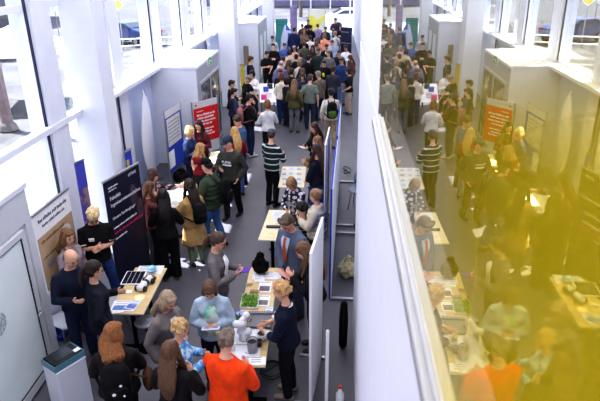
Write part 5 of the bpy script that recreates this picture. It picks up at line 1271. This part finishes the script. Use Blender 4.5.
# ------------------------------------------------------------------ the crowd further back
HR = {'k': BLKH, 'd': DBRN, 'b': BRN, 'l': LBRN, 'y': BLOND, 'g': GREYH, 'r': (.36, .16, .12)}
C = [
 # head x, y, facing, height, sex, arms, top style, top colour, bottom colour, hair style, hair, label
 (232, 80, 100, 1.70, 'f', 'hh', 'jacket', (.10, .10, .13), DJEAN, 'short', 'k', 'person in black jacket standing just behind the yellow and olive banner'),
 (234.5, 88, 60, 1.66, 'f', 'hh', 'sweater', (.20, .22, .32), NAVY, 'short', 'd', 'person in slate navy jumper in front of the yellow and olive banner'),
 (254, 76, 120, 1.72, 'f', 'tt', 'tee', BLK_T, BLK_T, 'short', 'g', 'person in black T-shirt leaning over the far white table'),
 (251, 56, 75, 1.84, 'm', 'dd', 'tee', (.11, .12, .17), DJEAN, 'short', 'b', 'person in dark navy T-shirt standing upright by the white lobby wall'),
 (261.5, 70, 200, 1.68, 'f', 'hh', 'sweater', (.88, .86, .86), NAVY, 'bob', 'k', 'person in white jumper facing us behind the far white table'),
 (267.5, 51, 140, 1.78, 'm', 'hh', 'tee', BLK_T, BLK_T, 'short', 'k', 'person in black T-shirt looking down beside the purple grey shirt'),
 (273, 43, 180, 1.86, 'm', 'hh', 'sweater', (.085, .085, .095), BLK_T, 'short', 'd', 'tall person in black sweater near the far lobby box'),
 (269, 36, 180, 1.70, 'm', 'dd', 'sweater', (.70, .72, .78), NAVY, 'short', 'k', 'person in pale grey top standing against the far lobby door'),
 (273.5, 60, 20, 1.80, 'm', 'hh', 'shirt', (.43, .42, .56), DJEAN, 'balding', 'g', 'person in purple grey shirt, back turned, beside the cream knit jumper'),
 (281.5, 68, 200, 1.70, 'm', 'hh', 'sweater', BLK_T, DJEAN, 'short', 'r', 'person in black sweater facing us behind the cream knit jumper'),
 (275, 73, 350, 1.72, 'f', 'hh', 'sweater', (.85, .81, .75), (.14, .22, .42), 'bob', 'r', 'person in cream knit jumper and royal blue jeans'),
 (289, 49, 330, 1.74, 'f', 'hh', 'coat', (.80, .73, .64), NAVY, 'bob', 'd', 'person in long beige coat near the feather flag'),
 (290, 68, 30, 1.70, 'm', 'hh', 'jacket', (.08, .08, .10), BLK_T, 'short', 'k', 'person in black jacket right behind the olive parka'),
 (294.5, 79, 10, 1.72, 'f', 'hh', 'jacket', (.32, .31, .20), (.42, .42, .44), 'long', 'l', 'person in olive parka with grey trousers, back turned'),
 (299, 68, 340, 1.74, 'm', 'hh', 'jacket', (.17, .22, .34), DJEAN, 'short', 'b', 'person in dark denim jacket between the olive parka and the grey green T-shirt'),
 (294.5, 69, 100, 1.66, 'f', 'hh', 'sweater', (.30, .24, .24), NAVY, 'long', 'b', 'person in brown jumper behind the olive parka'),
 (310.5, 74, 5, 1.80, 'm', 'bb', 'tee', (.45, .49, .46), (.17, .18, .24), 'short', 'b', 'person in grey green T-shirt, back turned, hands at the sides, in the aisle'),
 (315.5, 71, 330, 1.72, 'm', 'hh', 'jacket', (.42, .38, .34), DJEAN, 'short', 'g', 'person in taupe jacket partly behind the grey green T-shirt'),
 (309, 55, 40, 1.74, 'm', 'hh', 'jacket', (.09, .09, .11), BLK_T, 'short', 'k', 'person in black jacket behind the dark denim jacket'),
 (319, 48, 185, 1.84, 'm', 'dd', 'sweater', (.16, .22, .22), DJEAN, 'short', 'd', 'tall person in dark teal sweater facing us in the aisle'),
 (324, 60, 190, 1.72, 'm', 'hh', 'jacket', (.08, .08, .09), BLK_T, 'short', 'k', 'person in black jacket with a yellow badge on the chest'),
 (327.5, 50, 200, 1.80, 'm', 'dh', 'jacket', (.42, .41, .42), (.3, .3, .34), 'short', 'l', 'person in grey jacket beside the yellow badge'),
 (341, 57, 205, 1.84, 'm', 'dp', 'jacket', (.14, .22, .42), (.42, .50, .64), 'short', 'b', 'person in royal navy jacket and pale jeans by the gallery wall'),
 (347, 68, 250, 1.68, 'f', 'hh', 'tee', BLK_T, (.72, .64, .58), 'bob', 'd', 'person in black T-shirt and beige trousers by the gallery wall'),
 (346, 45, 215, 1.76, 'm', 'hh', 'shirt', (.88, .88, .90), NAVY, 'short', 'd', 'person in white shirt near the dark navy board'),
 (339.5, 50, 170, 1.70, 'm', 'hh', 'jacket', (.11, .14, .24), NAVY, 'short', 'k', 'person in navy jacket just behind the royal navy jacket'),
 (349, 55, 250, 1.66, 'f', 'hh', 'sweater', (.36, .24, .22), NAVY, 'long', 'b', 'person in reddish brown jumper close to the gallery wall'),
 (306.5, 41, 350, 1.82, 'm', 'dd', 'jacket', (.33, .34, .29), DJEAN, 'short', 'b', 'person in grey olive jacket, back turned, mid crowd'),
 (301, 52, 350, 1.70, 'm', 'hh', 'jacket', (.20, .26, .36), DJEAN, 'short', 'd', 'person in steel blue jacket behind the brown jumper'),
 (294, 46, 200, 1.68, 'f', 'hh', 'sweater', (.82, .64, .60), NAVY, 'short', 'g', 'person in pale pink jumper next to the long beige coat'),
 (315, 42, 20, 1.76, 'm', 'hh', 'shirt', (.88, .87, .88), DJEAN, 'short', 'b', 'person in white shirt behind the dark teal sweater'),
 (299.5, 60, 30, 1.66, 'f', 'hh', 'puffer', (.80, .78, .74), NAVY, 'bob', 'l', 'person in ivory puffer jacket behind the dark denim jacket'),
 (291, 60, 60, 1.66, 'f', 'hh', 'sweater', (.42, .30, .24), DJEAN, 'long', 'b', 'person in rust brown sweater below the long beige coat'),
 (296.5, 54, 10, 1.72, 'm', 'hh', 'jacket', (.10, .11, .17), NAVY, 'short', 'k', 'person in midnight blue jacket between beige coat and steel blue jacket'),
 (326.5, 44, 195, 1.72, 'm', 'hh', 'jacket', (.12, .12, .14), NAVY, 'short', 'd', 'person in black jacket with pale collar behind the grey jacket'),
 (294, 27, 5, 1.90, 'm', 'dd', 'jacket', (.14, .17, .34), NAVY, 'short', 'd', 'tall person in navy blue coat, back turned, beside the feather flag'),
 (303.5, 36, 340, 1.74, 'f', 'hh', 'jacket', (.08, .08, .09), BLK_T, 'bob', 'l', 'person in black coat right next to the tall navy blue coat'),
 (304, 28, 170, 1.70, 'f', 'hh', 'sweater', (.50, .42, .40), NAVY, 'long', 'b', 'person in dusty brown top behind the tall navy blue coat'),
 (302, 24, 190, 1.72, 'm', 'hh', 'jacket', (.26, .24, .26), NAVY, 'short', 'd', 'person in charcoal brown jacket far back beside the mauve banner'),
 (308, 19.5, 180, 1.76, 'm', 'hh', 'jacket', (.15, .14, .17), NAVY, 'short', 'k', 'person in near black jacket farthest back below the yellow sign'),
 (311, 25, 30, 1.72, 'm', 'hh', 'jacket', (.10, .10, .12), BLK_T, 'short', 'k', 'person in black hooded jacket left of the lilac shirt'.replace('left of', 'next to')),
 (317.5, 24, 350, 1.72, 'm', 'hh', 'shirt', (.62, .56, .74), NAVY, 'short', 'k', 'person in lilac shirt, back turned, below the yellow sign'),
 (325.5, 26.5, 200, 1.74, 'm', 'hh', 'jacket', (.14, .15, .20), NAVY, 'short', 'k', 'person in dark coat behind the salmon pink jacket'),
 (324.5, 33, 350, 1.76, 'f', 'hh', 'jacket', (.95, .62, .50), (.4, .4, .5), 'bob', 'l', 'person in salmon pink jacket, back turned, far in the crowd'),
 (317, 37, 20, 1.68, 'f', 'hh', 'sweater', (.86, .60, .56), NAVY, 'long', 'b', 'person in light coral jumper beside the salmon pink jacket'),
 (335.5, 18, 185, 1.84, 'm', 'dh', 'jacket', (.24, .20, .28), NAVY, 'short', 'k', 'person in dark plum coat standing in front of the white car'),
 (340.5, 25, 200, 1.74, 'm', 'hh', 'jacket', (.09, .09, .11), NAVY, 'short', 'k', 'person in black jacket beside the dark navy board'),
 (334.5, 31, 330, 1.84, 'm', 'hh', 'shirt', (.78, .78, .80), (.55, .55, .58), 'short', 'g', 'person in pale grey shirt with dark strap near the dark navy board'),
 (312, 35.5, 10, 1.72, 'm', 'hh', 'shirt', (.90, .89, .90), NAVY, 'short', 'd', 'person in white shirt just behind the light coral jumper'),
 (311.5, 45, 190, 1.70, 'f', 'hh', 'sweater', (.20, .18, .22), NAVY, 'long', 'd', 'person in dark grey violet jumper behind the white shirt in mid crowd'),
 (283, 56, 340, 1.70, 'm', 'hh', 'shirt', (.76, .77, .82), DJEAN, 'short', 'd', 'person in light grey blue shirt between the tall black sweater and the beige coat'),
 (287, 77, 60, 1.64, 'f', 'hh', 'sweater', (.13, .12, .15), NAVY, 'bob', 'k', 'person in charcoal black jumper between the cream knit and the olive parka'),
 (304.5, 73, 190, 1.66, 'f', 'hh', 'sweater', (.15, .18, .28), DJEAN, 'bob', 'd', 'person in ink blue jumper beside the dark denim jacket'),
 (332, 40, 190, 1.72, 'm', 'hh', 'shirt', (.62, .66, .76), NAVY, 'short', 'd', 'person in pale blue shirt behind the black jacket with pale collar'),
 (333.5, 66, 20, 1.72, 'm', 'hh', 'jacket', (.22, .22, .27), NAVY, 'short', 'd', 'person in graphite jacket next to the royal navy jacket'),
 (284.5, 43, 160, 1.74, 'm', 'hh', 'shirt', (.30, .40, .66), NAVY, 'short', 'd', 'person in medium blue shirt in front of the blue feather flag'),
]
AM = {'h': 'hold', 'd': 'down', 't': 'table', 'b': 'down', 'p': 'pocket'}
for i, (x, y, fc, h, sx, ar, ts, tc, bc, hs, hc, lab) in enumerate(C):
    arms = tuple(AM[a] for a in ar)
    if ar == 'hh': arms = (('near', 'near'), ('near', 'down'), ('down', 'front'), ('cross', 'crossb'), ('near', 'near'), ('front', 'near'))[i % 6]
    person('c%d' % i, (x, y), lab, facing=fc+((i*37) % 17-8), h=h, sex=sx, arms=arms, nod=(10, 18, 24)[i % 3] if 'tall' not in lab else 10, lean=14 if ar == 'tt' else 0, top=(ts, tc), bottom=('trousers', bc), hair=(hs, HR[hc]), lod=0 if y < 66 else 1, face=y > 44, tone=(0, 3, 1, 0, 2)[i % 5])
    if 'with a yellow badge' in lab: front_patch('c%d' % i, 'yellow_badge', paper((.85, .85, .15)), [(1.08, -.05, .03), (1.16, -.05, .05), (1.24, -.02, .05)], .052)
    if 'black jacket with pale collar behind the grey' in lab: front_patch('c%d' % i, 'pale_collar', paper((.85, .86, .9)), [(1.28, -.03, .03), (1.34, -.05, .05), (1.39, -.04, .04)], .05)
    if 'dark strap' in lab: front_patch('c%d' % i, 'dark_strap', paper((.2, .22, .3)), [(1.05, .06, .10), (1.2, .02, .06), (1.35, -.05, -.01)], .04, back=True)

# ---- keep people from standing inside one another or inside the furniture
def relax(n=60):
    ks = list(persons); pos = {k: V((persons[k][4].x, persons[k][4].y)) for k in ks}; org = {k: p.copy() for k, p in pos.items()}
    fwd = {k: (persons[k][3]@V((0, 1, 0))).to_2d() for k in ks}
    # body circle sits a little forward when the arms are held in front
    obst = []
    for o in list(bpy.data.objects):
        if o.parent is None and o.type == 'EMPTY' and o.name.split('.')[0] in ('table', 'display_panel', 'banner', 'poster_stand', 'sign_board', 'plinth', 'feather_flag'):
            b = [c for ch in o.children for c in [ch.matrix_local@V(q) for q in ch.bound_box]]
            hx = max(abs(c.x) for c in b); hy = max(abs(c.y) for c in b)
            if o.name.startswith('display_panel'): hy = .05
            obst.append((o.location.to_2d(), o.rotation_euler.z, hx, hy, .17 if not o.name.startswith('table') else .15))
    R0 = .225
    for it in range(n):
        for i, a in enumerate(ks):
            for b in ks[i+1:]:
                ca, cb = pos[a]+fwd[a]*.05, pos[b]+fwd[b]*.05; d = cb-ca; L = d.length
                mn = 2*R0 if not (a[0] == 'c' and a[1:].isdigit()) else 2*R0*.97
                if L < mn:
                    u = d/L if L > 1e-4 else V((1, 0)); m = (mn-L)*.5*.6; pos[a] -= u*m; pos[b] += u*m
        for k in ks:
            for c, a, hx, hy, r in obst:
                q = pos[k]-c; ca, sa = math.cos(-a), math.sin(-a); l = V((q.x*ca-q.y*sa, q.x*sa+q.y*ca))
                ex, ey = hx+r-abs(l.x), hy+r-abs(l.y)
                if ex > 0 and ey > 0:
                    if ex < ey: l.x += math.copysign(ex*.6, l.x)
                    else: l.y += math.copysign(ey*.6, l.y)
                    ca, sa = math.cos(a), math.sin(a); pos[k] = c+V((l.x*ca-l.y*sa, l.x*sa+l.y*ca))
            p = pos[k]
            if 14.3 < p.y < 17.6: p.x = max(p.x, -3.2)
            if 25.7 < p.y < 29.4: p.x = max(p.x, -3.0)
            pos[k] += (org[k]-pos[k])*.02
    for k in ks:
        d = pos[k]-org[k]
        if d.length > .12: print('MOVED', k, persons[k][0].name, round(d.x, 2), round(d.y, 2))
        root, P, s, R, loc = persons[k]; loc = loc+V((d.x, d.y, 0)); root.location = loc; persons[k] = (root, P, s, R, loc)
        for e in worn_by.get(k, []): e.location += V((d.x, d.y, 0))
bpy.context.view_layer.update()
relax()
NUDGE = {'p1': (-0.071, -0.002), 'p4': (-0.040, -0.062), 'p6': (-0.060, -0.009), 'p7': (0.012, 0.006), 'p8': (-0.049, -0.041), 'p9': (0.009, 0.020), 'p10': (0.053, 0.017), 'p13': (-0.027, 0.025), 'p14': (-0.080, 0.076), 'r5': (0.106, -0.048), 'r4': (0.000, 0.023), 'm11': (-0.049, 0.055), 'coat': (0.049, 0.064), 'black': (-0.049, -0.064), 'reach': (0.029, -0.022), 'm1': (-0.010, -0.083), 'm2': (-0.085, 0.029), 'm6': (0.050, 0.054), 'm8': (-0.059, 0.028), 'm9': (0.059, -0.028), 'c2': (-0.110, -0.004), 'c4': (-0.071, -0.020), 'c8': (0.104, -0.029), 'c9': (0.074, -0.230), 'c10': (0.061, 0.040), 'c12': (0.070, 0.028), 'c14': (0.063, -0.012), 'c15': (0.058, 0.042), 'c17': (0.053, 0.012), 'c19': (-0.034, 0.034), 'c21': (0.034, -0.034), 'c27': (-0.089, 0.017), 'c30': (0.051, 0.024), 'c44': (0.022, -0.021), 'c48': (-0.022, 0.021), 'c49': (0.038, -0.041), 'c52': (-0.051, -0.036)}
for k_, (dx, dy) in NUDGE.items():
    root, P, s, R, loc = persons[k_]; root.location = root.location+V((dx, dy, 0))
    for e in worn_by.get(k_, []): e.location = e.location+V((dx, dy, 0))
# ------------------------------------------------------------------ light
w = bpy.data.worlds.new('sky'); SC.world = w; w.use_nodes = True; nt = w.node_tree; bg = nt.nodes['Background']
sky = nt.nodes.new('ShaderNodeTexSky'); sky.sky_type = 'NISHITA'; sky.sun_disc = False; sky.sun_elevation = math.radians(48); sky.sun_rotation = math.radians(-115); sky.air_density = 1.0; sky.dust_density = 3.0
mx = nt.nodes.new('ShaderNodeMix'); mx.data_type = 'RGBA'; mx.inputs['Factor'].default_value = .55; mx.inputs['B'].default_value = (.8, .84, .95, 1)
sc_ = nt.nodes.new('ShaderNodeVectorMath'); sc_.operation = 'SCALE'; sc_.inputs['Scale'].default_value = .14
nt.links.new(sky.outputs[0], sc_.inputs[0]); nt.links.new(sc_.outputs[0], mx.inputs['A'])
nt.links.new(mx.outputs['Result'], bg.inputs['Color']); bg.inputs['Strength'].default_value = 1.9
s = bpy.data.lights.new('sun', 'SUN'); s.energy = 20.0; s.angle = math.radians(.6); s.color = (1, .96, .9)
so = bpy.data.objects.new('sun', s); COL.objects.link(so); so.rotation_euler = V((.57, -.22, -.83)).to_track_quat('-Z', 'Y').to_euler()
def area(loc, sx, sy, e, col=(1, .98, .95)):
    l = bpy.data.lights.new('overhead_fill', 'AREA'); l.shape = 'RECTANGLE'; l.size = sx; l.size_y = sy; l.energy = e; l.color = col
    o = bpy.data.objects.new('overhead_fill', l); COL.objects.link(o); o.location = loc
area((-1.8, 6, 8.6), 4, 9, 250); area((-1.8, 17, 8.6), 4, 10, 290); area((-1.5, 29, 8.6), 4, 12, 330); area((-1.5, 40, 8.6), 4, 8, 240)  # soft overhead fill added to brighten the hall, no fittings there
l = bpy.data.lights.new('pane_backlight', 'AREA'); l.size = 1.0; l.energy = 85; l.color = (1, .97, .9)  # unseen light added behind the pane so its yellow layer glows
o = bpy.data.objects.new('pane_backlight', l); COL.objects.link(o); o.location = (1.4, 1.2, 7.6); o.rotation_euler = (0, math.radians(22), 0)
SC.view_settings.view_transform = 'Standard'; SC.view_settings.look = 'Medium High Contrast'
SC.view_settings.exposure = 0.6; SC.view_settings.gamma = 1.0
